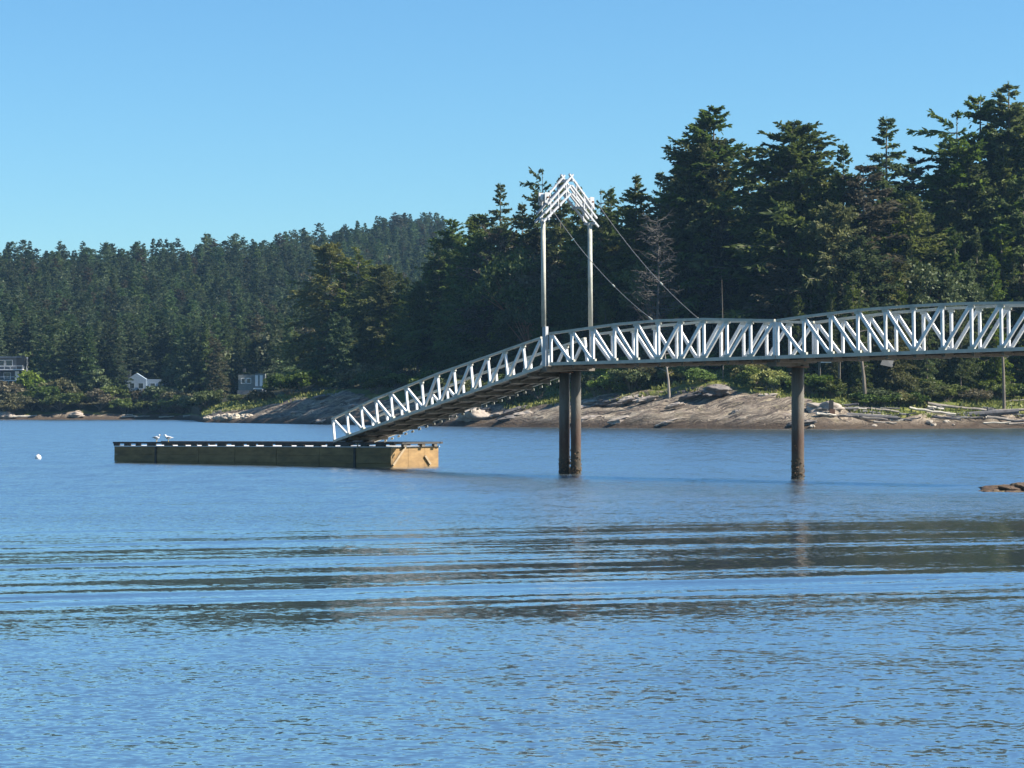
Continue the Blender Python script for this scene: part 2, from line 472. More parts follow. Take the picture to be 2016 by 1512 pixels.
vs.view_transform = 'Standard'; vs.look = 'None'; vs.exposure = 1.2; vs.gamma = 1.0
scene.render.engine = 'CYCLES'
scene.cycles.use_denoising = True
scene.cycles.max_bounces = 6; scene.cycles.diffuse_bounces = 3; scene.cycles.glossy_bounces = 3
scene.cycles.transmission_bounces = 3; scene.cycles.volume_bounces = 0; scene.cycles.transparent_max_bounces = 6
scene.cycles.caustics_reflective = False; scene.cycles.caustics_refractive = False

# ------------------------------------------------------------------ terrain
# px, shore distance, rock height, rock width, bank height, bank width
CT = np.array([
    (-900, 640, 1.2, 8, 9, 30), (-100, 626, 1.2, 6, 8.5, 26), (0, 622, 1.3, 6, 9, 25), (90, 622, 0.9, 6, 7, 25), (150, 620, 2.2, 8, 6.5, 25), (200, 620, 0.9, 5, 6, 24),
    (300, 620, 0.9, 5, 6, 24), (374, 606, 1.0, 6, 5, 24), (398, 486, 1.0, 12, 2.6, 30), (450, 466, 2.4, 20, 4.0, 36), (500, 452, 3.1, 25, 4.9, 40),
    (600, 427, 4.5, 30, 6.0, 40), (690, 405, 5.6, 31, 6.6, 34), (760, 388, 4.2, 18, 6.5, 32), (850, 374, 3.0, 10, 5.5, 30), (950, 363, 2.6, 10, 5.0, 28), (1150, 346, 3.6, 14, 6.8, 25),
    (1300, 334, 4.8, 16, 8.2, 22), (1400, 328, 5.8, 19, 9.0, 20), (1480, 324, 5.2, 18, 8.4, 20), (1570, 321, 3.6, 12, 5.5, 18),
    (1640, 320, 3.2, 10, 5.0, 18), (1700, 322, 1.5, 8, 3.8, 15), (1850, 330, 1.6, 8, 4.6, 16), (2016, 337, 1.8, 8, 5.2, 16), (3000, 360, 2, 9, 6, 18)])


def ctl(px, i): return float(np.interp(px, CT[:, 0], CT[:, i]))


RD = np.array([(-900, 1000, 54), (0, 1000, 54), (300, 1010, 57), (560, 1040, 62), (700, 1180, 75), (800, 1330, 92), (950, 1350, 88), (1200, 1350, 70), (3000, 1350, 60)])


def sstep(a, b, x):
    t = min(1, max(0, (x - a) / (b - a))); return t * t * (3 - 2 * t)


def shore_d(px): return ctl(px, 1)


def ground(px, d, cover=False):
    ds, rh, rw, bh, bw = (ctl(px, i) for i in range(1, 6))
    v = d - ds
    x = X_at(px, d)
    if v < 0:
        z = 0.28 * v; cv = 0.0
        z = max(z, -3)
    elif v < rw:
        z = rh * (v / rw) ** 0.85; cv = 0.0
    elif v < rw + bw:
        q = (v - rw) / bw
        z = rh + (bh - rh) * (q ** 0.9); cv = min(1.0, 0.35 + 2.6 * q)
        if px < 400: cv = min(1.8, 0.3 + 9 * q)
    else:
        z = bh; cv = (1.0 if px > 400 else 1.7) + min(1, (v - rw - bw) / 14)
        plateau = float(np.interp(px, [380, 540, 640, 760], [1.5, 1.8, 3.0, 5.0])) * sstep(0, 70, v - rw - bw)
        z += plateau
    if px < 1000 and v > rw:
        near = ds + rw + 15
        rd = float(np.interp(px, RD[:, 0], RD[:, 1])); rz = float(np.interp(px, RD[:, 0], RD[:, 2]))
        hh = 0.0
        q = (d - max(near, 640)) / (rd - max(near, 640))
        if q > 0:
            hh = (rz - bh - 5) * (sstep(0, 1.25, q) / sstep(0, 1.25, 1)) if q < 1 else (rz - bh - 5) * max(0.3, 1 - 0.5 * (q - 1))
        z += max(0, hh) * min(1, (1000 - px) / 120)
    if cover: return z, cv
    return z


def build_terrain():
    cols_ = np.arange(-900, 3001, 7.0)
    vr = list(np.arange(-8, 4, 1.0)) + list(np.arange(4, 60, 0.8)) + list(np.geomspace(60, 1100, 46))
    n, m = len(cols_), len(vr)
    V, C = [], []
    for px in cols_:
        ds = shore_d(px)
        for v in vr:
            d = ds + v
            z, c = ground(px, d, True)
            x = X_at(px, d)
            if v > -7:
                if c < 0.6 and v > -3:
                    k = min(1, max(0.0, (v + 2) / 5))
                    bed = (z - 0.2 * x)
                    nz = mn.fractal(Vector((x * 0.10, d * 0.15, 3.1)), 0.7, 2.1, 5)
                    ledge = mn.noise(Vector((x * 0.05, d * 0.05, bed * 1.3)))
                    ledge = math.copysign(abs(ledge) ** .5, ledge)
                    z += k * (0.75 * nz + 0.95 * ledge) * (0.35 + 0.10 * ctl(px, 2))
                else:
                    z += 0.35 * mn.fractal(Vector((x * 0.12, d * 0.12, 9.0)), 0.8, 2.1, 4)
            V.append((x, d, z)); C.append(c)
    Fc = []
    for i in range(n - 1):
        for j in range(m - 1):
            a = i * m + j
            Fc.append((a, a + m, a + m + 1, a + 1))
    me = bpy.data.meshes.new('terrain'); me.from_pydata(V, [], Fc)
    at = me.attributes.new('cover', 'FLOAT', 'POINT'); at.data.foreach_set('value', np.array(C, dtype=np.float32))
    me.materials.append(terrain_mat())
    me.polygons.foreach_set('use_smooth', [True] * len(me.polygons))
    o = bpy.data.objects.new('terrain', me); col.objects.link(o)
    tag(o, 'tan rock shore with grassy bank rising to wooded hills', kind='structure')


build_terrain()
# water
wb = MB().add([(-1500, -300, 0), (1500, -300, 0), (1500, 1300, 0), (-1500, 1300, 0)], [(0, 1, 2, 3)])
o = wb.build('water', water_mat()); tag(o, 'blue rippled sea water with a calmer wake crossing it', kind='structure')

# ------------------------------------------------------------------ bridge
ub = Vector((0.757, -0.653, 0)).normalized(); nb = Vector((0.653, 0.757, 0)).normalized()
B0 = Vector((1.566, 96.4, 0))
BW = 2.6


def bp_(t, lat, z): return B0 + ub * t + nb * lat + Vector((0, 0, z))


def truss_bridge(name, label, A, Bp, n, width, hts, ndown, tubes=(0.095, 0.10, 0.095), group=None, undercross=True, deckmat='deck_wood'):
    """A,Bp near-side bottom chord ends; n lateral vector; hts panel-point heights"""
    root = empty(name, (A + Bp) / 2 + n * width / 2, label, 'footbridge', group)
    a = (Bp - A); L = a.length; a = a / L
    up = n.cross(a).normalized()
    if up.z < 0: up = -up
    k = len(hts) - 1
    tv, td, tc = tubes
    for side in (0, 1):
        off = n * (width * side)
        pb = [A + off + a * (L * i / k) for i in range(k + 1)]
        pt = [p + up * h for p, h in zip(pb, hts)]
        m = MB(); m.beam(pb[0] - a * 0.05, pb[-1] + a * 0.05, n, 0.13, tc + 0.03)
        for i in range(1, k):
            m.beam(pb[i] + up * 0.10 - a * .13, pb[i] + up * 0.10 + a * .13, n, 0.115, 0.10)
        m.build('bottom_chord', M['galv_rail'], root)
        m = MB()
        for i in range(k):
            m.beam(pt[i] - (pt[i + 1] - pt[i]).normalized() * 0.03, pt[i + 1] + (pt[i + 1] - pt[i]).normalized() * 0.03, n, 0.14 + 0.002 * (i % 2), tc + 0.002 * (i % 2))
        for i in range(1, k):
            m.beam(pt[i] - up * 0.10 - a * .11, pt[i] - up * 0.10 + a * .11, n, 0.116, 0.09)
        m.build('top_chord', M['galv_rail'], root)
        for i in range(k + 1):
            MB().beam(pb[i] + up * 0.07, pt[i] - up * 0.06, n, tv, tv).build('vertical_post', M['galv'], root)
        for i in range(k):
            if i < ndown: q0, q1 = pt[i], pb[i + 1]
            else: q0, q1 = pb[i], pt[i + 1]
            dd = (q1 - q0).normalized()
            MB().beam(q0 + dd * 0.12, q1 - dd * 0.12, n, td - 0.012, td + 0.02).build('diagonal_brace', M['galv'], root)
    # cross beams + planks
    for i in range(k + 1):
        c = A + a * (L * i / k) - up * 0.10
        MB().beam(c + n * 0.07, c + n * (width - 0.07), up, 0.16, 0.10).build('crossbeam', M['beam_wood'], root)
    m = MB(); np_ = int(L / 0.16)
    for i in range(np_):
        c = A + a * (L * (i + 0.5) / np_) + up * (0.015 + 0.004 * (i % 3))
        m.beam(c + n * 0.075, c + n * (width - 0.075), up, 0.045, 0.145)
    m.build('deck', M[deckmat], root)
    m = MB()
    for f in (0.28, 0.72):
        m.beam(A + n * (width * f) - up * 0.055, Bp + n * (width * f) - up * 0.055, n, 0.09, 0.085)
    m.build('stringer', M['beam_wood'], root)
    return root


h1 = np.interp(np.arange(11), [0, 1, 3, 5, 7, 9, 10], [1.22, 1.30, 1.47, 1.55, 1.53, 1.42, 1.37])
span1 = truss_bridge('footbridge_span', 'grey truss footbridge span between the twin piles and the single pile',
                     bp_(0, 0, 4.45), bp_(10.80, 0, 4.56), nb, BW, list(h1), 5, group='truss spans of the pier')
h2 = np.interp(np.arange(12), [0, 1, 3, 5, 6, 7, 9, 11], [1.36, 1.45, 1.60, 1.66, 1.66, 1.65, 1.57, 1.38])
span2 = truss_bridge('footbridge_span', 'grey metal truss footbridge span running from the single pile out of the right edge',
                     bp_(10.94, 0, 4.565), bp_(23.75, 0, 4.74), nb, BW, list(h2), 5, group='truss spans of the pier')

# gangway
GA = Vector((-8.22, 111.7, 1.16)); GB = Vector((1.30, 96.75, 4.38))
g_ax = (GB - GA).normalized(); ng = Vector((0.841, 0.541, 0)).normalized()
ng = (Vector((-g_ax.y, g_ax.x, 0))).normalized()
if ng.x < 0: ng = -ng
hg = np.interp(np.arange(14), [0, 3, 7, 13], [1.05, 1.22, 1.28, 1.15])
gang = truss_bridge('gangway', 'sloping metal truss gangway leading from the footbridge down to the float', GA, GB, ng, 2.1, list(hg), 6, tubes=(0.095, 0.095, 0.085))
gang['category'] = 'gangway'
m = MB()   # far-side guard strip and rollers at the foot
for s in (0.1, 2.0):
    m.tube([GA + ng * s - Vector((0, 0, 0.08)) - ng * 0.06, GA + ng * s - Vector((0, 0, 0.08)) + ng * 0.06], 0.07, 10)
m.build('roller', M['rust'], gang)
for i in range(26):
    c = GA + g_ax * (0.8 + i * 0.64) + ng * 2.19 - Vector((0, 0, 0.16))
    MB().beam(c, c + g_ax * 0.22, ng, 0.02, 0.09).build('deck_clip', M['galv_rail'], gang)

# ------------------------------------------------------------------ piles
def pile(x, y, top, r, label, lean=(0, 0)):
    rnd = random.Random(int(x * 77))
    root = empty('piling', (x, y, 0), label, 'piling', 'pilings under the footbridge')
    pts, rr = [], []
    for i in range(13):
        z = -1.6 + (top + 1.6) * i / 12
        pts.append(Vector((x + lean[0] * (z / top), y + lean[1] * (z / top), z))); rr.append(r * (1.03 - 0.03 * i / 12) * (1 + 0.015 * (rnd.random() - .5)))
    MB().tube(pts, rr, 28).build('shaft', M['pile'], root, smooth=True)
    # barnacle and weed collar near the water
    cb = MB()
    for i in range(120):
        th = rnd.random() * 2 * math.pi; z = abs(rnd.gauss(0, 0.45)) - 0.08; s = 0.02 + 0.03 * rnd.random()
        c = Vector((x + math.cos(th) * (r + 0.002), y + math.sin(th) * (r + 0.002), z))
        cb.tube([c - Vector((0, 0, s)), c, c + Vector((0, 0, s * .8))], [s * .3, s, s * .4], 5)
    cb.build('barnacle_collar', M['weed_rock'], root)
    return root


pc = bp_(0.25, BW / 2, 0)
def under(px, lat):
    t_ = -2.0
    while px_of(*bp_(t_, lat, 0)[:2]) < px: t_ += .01
    return bp_(t_, lat, 0)


p1 = under(1111.0, 1.95)
p2 = under(1133.5, 2.02)
pile(p1.x, p1.y, 4.22, 0.215, 'left of the twin piles under the gantry end of the footbridge')
pile(p2.x, p2.y, 4.22, 0.205, 'right, rustier one of the twin piles under the gantry end of the footbridge')
p3 = under(1570.5, 1.98)
pile(p3.x, p3.y, 4.30, 0.235, 'single stout pile under the joint between the two footbridge spans')
p4 = bp_(23.4, 1.98, 0)
pile(p4.x, p4.y, 4.42, 0.255, 'pile under the right end of the footbridge outside the frame')

# pile caps
def cap(cx, cy, z, label):
    c = Vector((cx, cy, z))
    r = empty('pile_cap', c, label, 'pile cap', 'pile caps')
    MB().beam(c - nb * 1.7, c + nb * 0.45, ub, 0.40, 0.16).build('cap_beam', M['beam_wood'], r)
    MB().box(c - Vector((0, 0, 0.10)), (0.62, 0.62, 0.04), math.atan2(ub.y, ub.x)).build('seat_plate', M['rust'], r)
    return r


cc_ = bp_(0.35, BW / 2, 4.24 - 0.03); cap((p1.x + p2.x) / 2, (p1.y + p2.y) / 2, 4.235 - 0.0, 'steel cap beam on top of the twin piles')
cap(p3.x, p3.y, 4.33, 'steel cap beam on top of the single pile')
cap(p4.x, p4.y, 4.48, 'steel cap beam on the pile outside the frame')

# ------------------------------------------------------------------ gantry
gb = bp_(-0.22, -0.10, 0); gf = bp_(-0.22, BW + 0.28, 0)
gantry = empty('gantry', bp_(-0.22, BW / 2, 4.4), 'tall pale gable-topped gantry standing over the joint of footbridge and gangway', 'gantry')
for q in (gb, gf):
    MB().beam(q + Vector((0, 0, 4.36)), q + Vector((0, 0, 5.95)), nb, 0.17, 0.17).build('leg_base', M['gantry_metal'], gantry)
    MB().tube([q + Vector((-0.06, 0, 5.95)), q + Vector((-0.09, 0, 10.25))], 0.092, 12).build('leg', M['galv_rail'], gantry, smooth=True)
MB().beam(gb - nb * .06 + Vector((0, 0, 4.28)), gf + nb * .06 + Vector((0, 0, 4.28)), ub, 0.2, 0.15).build('base_beam', M['beam_wood'], gantry)
W2 = (gf - gb).length / 2
gm = (gb + gf) / 2 + Vector((-0.08, 0, 0))
for ax in (-0.22, 0.22):
    for k, (ez, az, ex) in enumerate([(10.12, 11.36, 0.26), (10.46, 11.70, 0.16), (10.82, 12.0, 0.0)]):
        for s in (-1, 1):
            e = gm + ub * ax + nb * (s * (W2 + ex)) + Vector((0, 0, ez))
            if k == 2 and s == 1: e = gm + ub * ax + nb * (s * (W2 + ex)) + Vector((0, 0, ez + .02))
            ap = gm + ub * ax + nb * (s * -0.12 if k == 2 else s * 0.03) + Vector((0, 0, az + (0.14 if k == 2 else 0)))
            MB().beam(e, ap, ub, 0.07 + 0.003 * s, 0.075 + 0.003 * s).build('rafter', M['gantry_metal'], gantry)
    for s in (-1, 1):
        for f in (0.12, 0.45, 0.78):
            w_ = nb * (s * W2 * (1 - f))
            zb = 10.2 + (11.36 - 10.2) * f
            MB().beam(gm + ub * ax + w_ + Vector((0, 0, zb)), gm + ub * ax + w_ + Vector((0, 0, zb + .74)), ub, .05, .05).build('strut', M['gantry_metal'], gantry)
for s in (-1, 1):
    for f in (0.0, 0.5):
        w_ = nb * (s * W2 * (1 - f)); zb = 10.25 + 1.2 * f
        MB().beam(gm - ub * .3 + w_ + Vector((0, 0, zb)), gm + ub * .3 + w_ + Vector((0, 0, zb)), nb, .09, .09).build('purlin', M['gantry_metal'], gantry)
MB().beam(gm - ub * .34 + Vector((0, 0, 11.9)), gm + ub * .34 + Vector((0, 0, 11.9)), nb, .1, .1).build('ridge_beam', M['gantry_metal'], gantry)
cabs = []
for s in (-1, 1):
    # sheave housing on each eave
    h = gm + nb * (s * (W2 - 0.05)) + Vector((0, 0, 11.12))
    pb_ = MB()
    for a_ in (-0.16, 0.16):
        pb_.beam(h + ub * a_ - ub * .02 - Vector((0, 0, .22)), h + ub * a_ - ub * .02 + Vector((0, 0, .20)), nb, .26, .03)
    pb_.build('sheave_housing', M['gantry_metal'], gantry)
    sh = MB(); sh.tube([h - ub * .06, h + ub * .06], 0.17, 16); sh.build('sheave', M['galv'], gantry)
    MB().tube([h - ub * .24, h + ub * .24], 0.035, 8).build('axle', M['rust'], gantry)


def cable(p0, p1, sag, label):
    o_ = Vector(p0)
    pts = []
    for i in range(25):
        t_ = i / 24
        p = Vector(p0).lerp(Vector(p1), t_); p.z -= sag * 4 * t_ * (1 - t_)
        pts.append(p)
    r = empty('stay_cable', p1, label, 'cable', 'stay cables of the gantry')
    MB().tube(pts, 0.014, 8).build('wire_rope', M['cable'], r)
    MB().tube([pts[-1] - Vector((0, 0, .02)), pts[-2].lerp(pts[-1], .2)], [0.04, 0.025], 8).build('end_fitting', M['galv_rail'], r)
    c = pts[15]
    MB().tube([pts[14].lerp(pts[15], .75), pts[15].lerp(pts[16], .25)], 0.035, 8).build('clamp', M['galv_rail'], r)


cable(P(1086, 412, 96.3), bp_(5.43 - .35, 0, 6.11), 0.36, 'near stay cable running from the gantry to the near top chord')
cable(P(1176, 400, 98.3), bp_(5.43 + .1, BW, 6.11), 0.34, 'far stay cable running from the gantry to the far top chord')

# ------------------------------------------------------------------ float
FL = Vector((-19.82, 120.0, 0)); FR = Vector((-5.47, 109.0, 0))
uf = (FR - FL).normalized(); nf = Vector((-uf.y, uf.x, 0))
if nf.y < 0: nf = -nf
FLEN = (FR - FL).length; FW = 3.4


def fz(t): return 0.0065 * t        # the float rides slightly higher under the gangway


def fp(t, l, z): return FL + uf * t + nf * l + Vector((0, 0, z + fz(t)))


flo = empty('floating_dock', fp(FLEN / 2, FW / 2, 0), 'long low wooden float lying in the water at the foot of the gangway', 'floating dock')
# side and end planking
m = MB()
nseg = 7; edges = [0, 2.95, 5.9, 8.3, 11.0, 13.7, 15.9, FLEN]
for i in range(nseg):
    t0, t1 = edges[i] + .012, edges[i + 1] - .012
    for z0, z1, ins in ((-0.35, 0.05, .02), (0.06, 0.40, .0), (0.41, 0.78, .008)):
        q = [fp(t0, ins, z0), fp(t1, ins, z0), fp(t1, 0.15, z0), fp(t0, 0.15, z0), fp(t0, ins, z1), fp(t1, ins, z1), fp(t1, 0.15, z1), fp(t0, 0.15, z1)]
        m.add(q, [(3, 2, 1, 0), (4, 5, 6, 7), (0, 1, 5, 4), (1, 2, 6, 5), (2, 3, 7, 6), (3, 0, 4, 7)])
m.build('side_planking', M['float_side'], flo)


def fbox(t0, t1, l0, l1, z0, z1):
    q = [fp(t0, l0, z0), fp(t1, l0, z0), fp(t1, l1, z0), fp(t0, l1, z0), fp(t0, l0, z1), fp(t1, l0, z1), fp(t1, l1, z1), fp(t0, l1, z1)]
    return q, [(3, 2, 1, 0), (4, 5, 6, 7), (0, 1, 5, 4), (1, 2, 6, 5), (2, 3, 7, 6), (3, 0, 4, 7)]


MB().add(*fbox(0.05, FLEN - .12, 0.16, FW - .16, -0.4, 0.76)).build('hull', M['float_side'], flo)
m = MB()
for l0, l1 in ((0.02, 1.22), (1.23, 2.40), (2.41, FW)):
    m.add(*fbox(FLEN - .115, FLEN - .02 + .004 * (l0 > 1), l0, l1, -0.35, 0.80))
m.build('end_planking', M['float_wood'], flo)
MB().add(*fbox(0.0, FLEN + .05, -0.03, FW + .03, 0.79, 0.825)).build('deck', M['float_deck'], flo)
# bull rails on blocks
for l0, l1 in ((-0.04, 0.14), (FW - .14, FW + .04)):
    MB().add(*fbox(-0.05, FLEN + .22, l0, l1, 0.925, 1.02)).build('bull_rail', M['float_black'], flo)
    rnd = random.Random(4 + int(l0))
    tt = 0.0
    while tt < FLEN - .3:
        bl = 0.22 + .30 * rnd.random()
        MB().add(*fbox(tt, min(tt + bl, FLEN), l0 + .004, l1 - .004, 0.826, 0.924)).build('rail_block', M['float_black'], flo)
        tt += bl + 0.42 + 0.35 * rnd.random()
MB().add(*fbox(FLEN - .02, FLEN + .19, .15, FW - .15, 0.93, 1.015)).build('end_rail', M['float_black'], flo)
for lb in (0.7, 2.0, 2.9):
    MB().add(*fbox(FLEN - .0, FLEN + .16, lb, lb + .2, 0.80, 0.925)).build('rail_block', M['beam_wood'], flo)
# slanting knee timbers on the end
for (la, lb_) in ((0.08, 0.95), (2.75, 2.35)):
    a_ = fp(FLEN + .03, la, -0.02); b_ = fp(FLEN + .03, lb_, 0.80 if la < 1 else .38)
    MB().beam(a_, b_, uf, 0.09, 0.10).build('knee_brace', M['pale_wood'], flo)
# side joint battens
for tj in (2.95, 15.9):
    MB().add(*fbox(tj - .06, tj + .06, -0.035, 0.0, -.1, .78)).build('batten', M['float_black'], flo)
m = MB()   # two-horned cleat and rope
c = fp(FLEN - 1.95, -0.07, 0.86)
m.tube([c - Vector((0, 0, .12)), c + Vector((0, 0, .06))], .03, 8)
m.tube([c + Vector((-.10, 0, .12)), c + Vector((0, 0, .05)), c + Vector((.10, 0, .12))], [.02, .035, .02], 8)
m.build('cleat', M['pale_wood'], flo)


# ------------------------------------------------------------------ gulls, buoy, rock
def gull(base, face, label):
    r = empty('gull', base, label, 'gull', 'gulls standing on the float')
    fx = Vector((math.cos(face), math.sin(face), 0)); sx = Vector((-fx.y, fx.x, 0))
    body = MB()
    prof = [(-0.20, .20, .012), (-0.13, .205, .045), (-0.04, .20, .072), (0.05, .21, .078), (0.11, .235, .062), (0.13, .28, .046), (0.14, .315, .044), (0.165, .335, .034), (0.185, .335, .015)]
    body.tube([base + fx * a_ + Vector((0, 0, z_)) for a_, z_, _ in prof], [q[2] for q in prof], 12)
    body.build('body', M['gull_white'], r, smooth=True)
    for s in (-1, 1):
        MB().tube([base + fx * .07 + sx * (s * .065) + Vector((0, 0, .235)), base - fx * .06 + sx * (s * .066) + Vector((0, 0, .225)), base - fx * .25 + sx * (s * .02) + Vector((0, 0, .20))], [.03, .045, .008], 8).build('wing', M['gull_grey'], r, smooth=True)
        MB().tube([base + sx * (s * .03), base + sx * (s * .03) + Vector((0, 0, .15))], .009, 6).build('leg', M['gull_yellow'], r)
    MB().tube([base + fx * .185 + Vector((0, 0, .333)), base + fx * .245 + Vector((0, 0, .322))], [.014, .004], 6).build('beak', M['gull_yellow'], r)


def on_float(px):
    # rail point seen in that direction
    k = (px - CX) / F
    t_ = (k * FL.y - FL.x) / (uf.x - k * uf.y)
    return t_


gull(fp(on_float(307), .05, 1.02), math.radians(-20), 'left one of the two white gulls standing on the float')
gull(fp(on_float(330), .05, 1.02), math.radians(200), 'right one of the two white gulls standing on the float')

bpos = P(75, 0, 128); bpos.z = 0
br = empty('mooring_buoy', bpos, 'small round white mooring buoy afloat left of the float', 'buoy')
MB().lathe(bpos + Vector((0, 0, 0.06)), [(0.001, -.17), (.09, -.15), (.15, -.07), (.17, 0), (.15, .08), (.09, .145), (.04, .165)], 18).build('ball', M['buoy_white'], br, smooth=True)
MB().lathe(bpos, [(.03, .215), (.035, .25), (.015, .27)], 10).build('eye', M['rust'], br)


def blob(center, size, seed, name, mat, label, cat, group=None, rough=0.35, sub=4, flat=False):
    bm_v, bm_f = [], []
    nu, nv = 6 * sub, 4 * sub
    me = bpy.data.meshes.new(name)
    off = Vector((seed * 7.13, seed * 3.7, seed * 1.9))
    vs_ = []
    for j in range(nv + 1):
        ph = math.pi * j / nv
        for i in range(nu):
            th = 2 * math.pi * i / nu
            d_ = Vector((math.sin(ph) * math.cos(th), math.sin(ph) * math.sin(th), math.cos(ph)))
            k = 1 + rough * mn.fractal(d_ * 1.3 + off, 0.8, 2.2, 5) + rough * 0.6 * mn.noise(d_ * 2.1 + off)
            vs_.append((d_.x * k * size[0] / 2, d_.y * k * size[1] / 2, d_.z * k * size[2] / 2))
    for j in range(nv):
        for i in range(nu):
            i2 = (i + 1) % nu
            bm_f.append((j * nu + i, (j + 1) * nu + i, (j + 1) * nu + i2, j * nu + i2))
    me.from_pydata(vs_, [], bm_f); me.materials.append(M[mat])
    me.polygons.foreach_set('use_smooth', [not flat] * len(me.polygons)); me.update()
    o_ = bpy.data.objects.new(name, me); o_.location = center; col.objects.link(o_)
    return tag(o_, label, cat, group)


rp = P(2032, 0, 77.5)
blob((rp.x, rp.y, -0.05), (2.9, 2.0, 0.62), 3, 'weedy_rock', 'weed_rock', 'brown weed-covered rock breaking the water at the right edge', 'rock', rough=.5, sub=9)
rp = P(1955, 0, 77.0)
blob((rp.x, rp.y, -0.03), (0.7, .5, 0.16), 5, 'weedy_rock', 'weed_rock', 'low flat tip of weedy rock left of the larger weed-covered rock', 'rock', rough=.5, sub=6)

# ------------------------------------------------------------------ trees
def norm(a): return a / np.maximum(np.linalg.norm(a, axis=-1, keepdims=True), 1e-9)


def kite(p, d, l, w, rng):
    """(n,3) points, dirs, lengths, widths -> (n,4,3) quads"""
    n = len(p)
    r = rng.normal(size=(n, 3)) * 0.8; r[:, 2] += 0.45
    side = norm(np.cross(d, r))
    m = p + d * (l * 0.45)[:, None]
    return np.stack([p, m + side * w[:, None], p + d * l[:, None], m - side * w[:, None]], axis=1)


def conifer_mesh(seed, H=30, R=4.6, base=.16, nb_=300, ns=7, q=1.0, ragged=.35, taper=.85, droop=.25, up_top=.6, gap=0.0, rounder=0.0, inner=500, matn='fir', wr=.26):
    rng = np.random.default_rng(seed)
    quads, limbs = [], []
    t = np.sort(rng.random(nb_) ** 1.12)
    t = np.clip(t, 0, .985)
    az = np.cumsum(np.full(nb_, 2.39996)) + rng.normal(0, .5, nb_)
    for i in range(nb_):
        ti = t[i]
        prof = ((1 - ti) ** taper) * min(1, (ti + .10) / .22)
        if rounder: prof = prof * (1 - rounder) + rounder * math.sqrt(max(0, 1 - (ti * 1.02) ** 2.4)) * min(1, (ti + .12) / .25)
        lob = mn.noise(Vector((math.cos(az[i]) * 1.1, math.sin(az[i]) * 1.1, ti * 7 + seed * 3.3)))
        if gap and mn.noise(Vector((math.cos(az[i]) * .9 + 5, math.sin(az[i]) * .9, ti * 11 + seed))) < -0.35 + gap * .4: continue
        L = R * prof * (1 + ragged * 1.3 * lob) * (0.72 + .42 * rng.random()) + .22
        e = -0.28 + (up_top + .28) * ti ** 1.6 + rng.normal(0, .19)
        z0 = base * H + (1 - base) * H * ti * .985
        dirh = np.array([math.cos(az[i]), math.sin(az[i]), 0.])
        s = (np.arange(1, ns + 1) / ns) ** .8
        s = np.clip(s + rng.normal(0, .03, ns), .08, 1)
        pts = dirh[None] * (L * math.cos(e) * s)[:, None]
        pts[:, 2] = z0 + L * math.sin(e) * s - droop * L * s * s * .5 + 0.10 * L * s ** 4
        tang = norm(dirh * math.cos(e) + np.array([0, 0, math.sin(e)])[None] - np.array([0, 0, droop])[None] * s[:, None])
        perp = np.array([-dirh[1], dirh[0], 0.])
        tw = (q * .42 + .30 * L * (1 - .62 * s)) * (.7 + .55 * rng.random(ns))
        for sg in (-1, 1):
            d = norm(tang * .85 + perp[None] * (sg * .8) + rng.normal(0, .30, (ns, 3)) + np.array([0, 0, -.16])[None])
            h = tw * .62
            quads.append(kite(pts, d, h, np.minimum(h * wr, .21 * q), rng))
            p2 = pts + d * (tw * .42)[:, None]
            d2 = norm(d + rng.normal(0, .28, (ns, 3)) + np.array([0, 0, -.08])[None])
            quads.append(kite(p2, d2, h * .95, np.minimum(h * wr, .19 * q), rng))
            d3 = norm(d + tang * .9 + rng.normal(0, .2, (ns, 3)))
            quads.append(kite(p2, d3, h * .7, np.minimum(h * wr * .9, .19 * q), rng))
        d = norm(tang + rng.normal(0, .3, (ns, 3)) + np.array([0, 0, .10])[None])
        quads.append(kite(pts, d, tw * .6 + .2, np.minimum(tw * wr, .22 * q), rng))
        limbs.append((np.array([0, 0, z0]), pts[ns // 2], pts[-1], L))
    # leader
    n = 26
    zt = H * (1 - .10 * rng.random(n) ** 1.2)
    th = rng.random(n) * 6.28
    d = norm(np.stack([np.cos(th) * .55, np.sin(th) * .55, .75 + .4 * rng.random(n)], 1))
    ll = .25 + .06 * (H - zt)
    p = np.stack([np.zeros(n), np.zeros(n), zt], 1)
    quads.append(kite(p, d, ll * q, ll * .2 * q, rng))
    if inner:
        ti = rng.random(inner) ** 1.2 * .9
        rr = R * ((1 - ti) ** taper) * .55 * np.sqrt(rng.random(inner))
        th = rng.random(inner) * 6.28
        p = np.stack([rr * np.cos(th), rr * np.sin(th), base * H + (1 - base) * H * ti], 1)
        d = norm(rng.normal(size=(inner, 3)))
        l = q * (.6 + .4 * rng.random(inner))
        quads.append(kite(p, d, l, l * .35, rng))
    Q = np.concatenate(quads)
    tb = MB()
    rt = H * .0125
    wob = [(rng.normal(0, .02) * H * .2, rng.normal(0, .02) * H * .2) for _ in range(6)]
    tb.tube([(0, 0, -1.2), (0, 0, .4), (.1 * wob[0][0], .1 * wob[0][1], H * .3), (0, 0, H * .6), (0, 0, H * .985)], [rt * 1.35, rt * 1.1, rt * .85, rt * .5, rt * .06], 8)
    for (a, b_, c_, L) in limbs[::2]:
        if L > 1.2: tb.tube([a, b_, c_], [rt * .22, rt * .13, rt * .04], 4, cap=False)
    return Q, tb


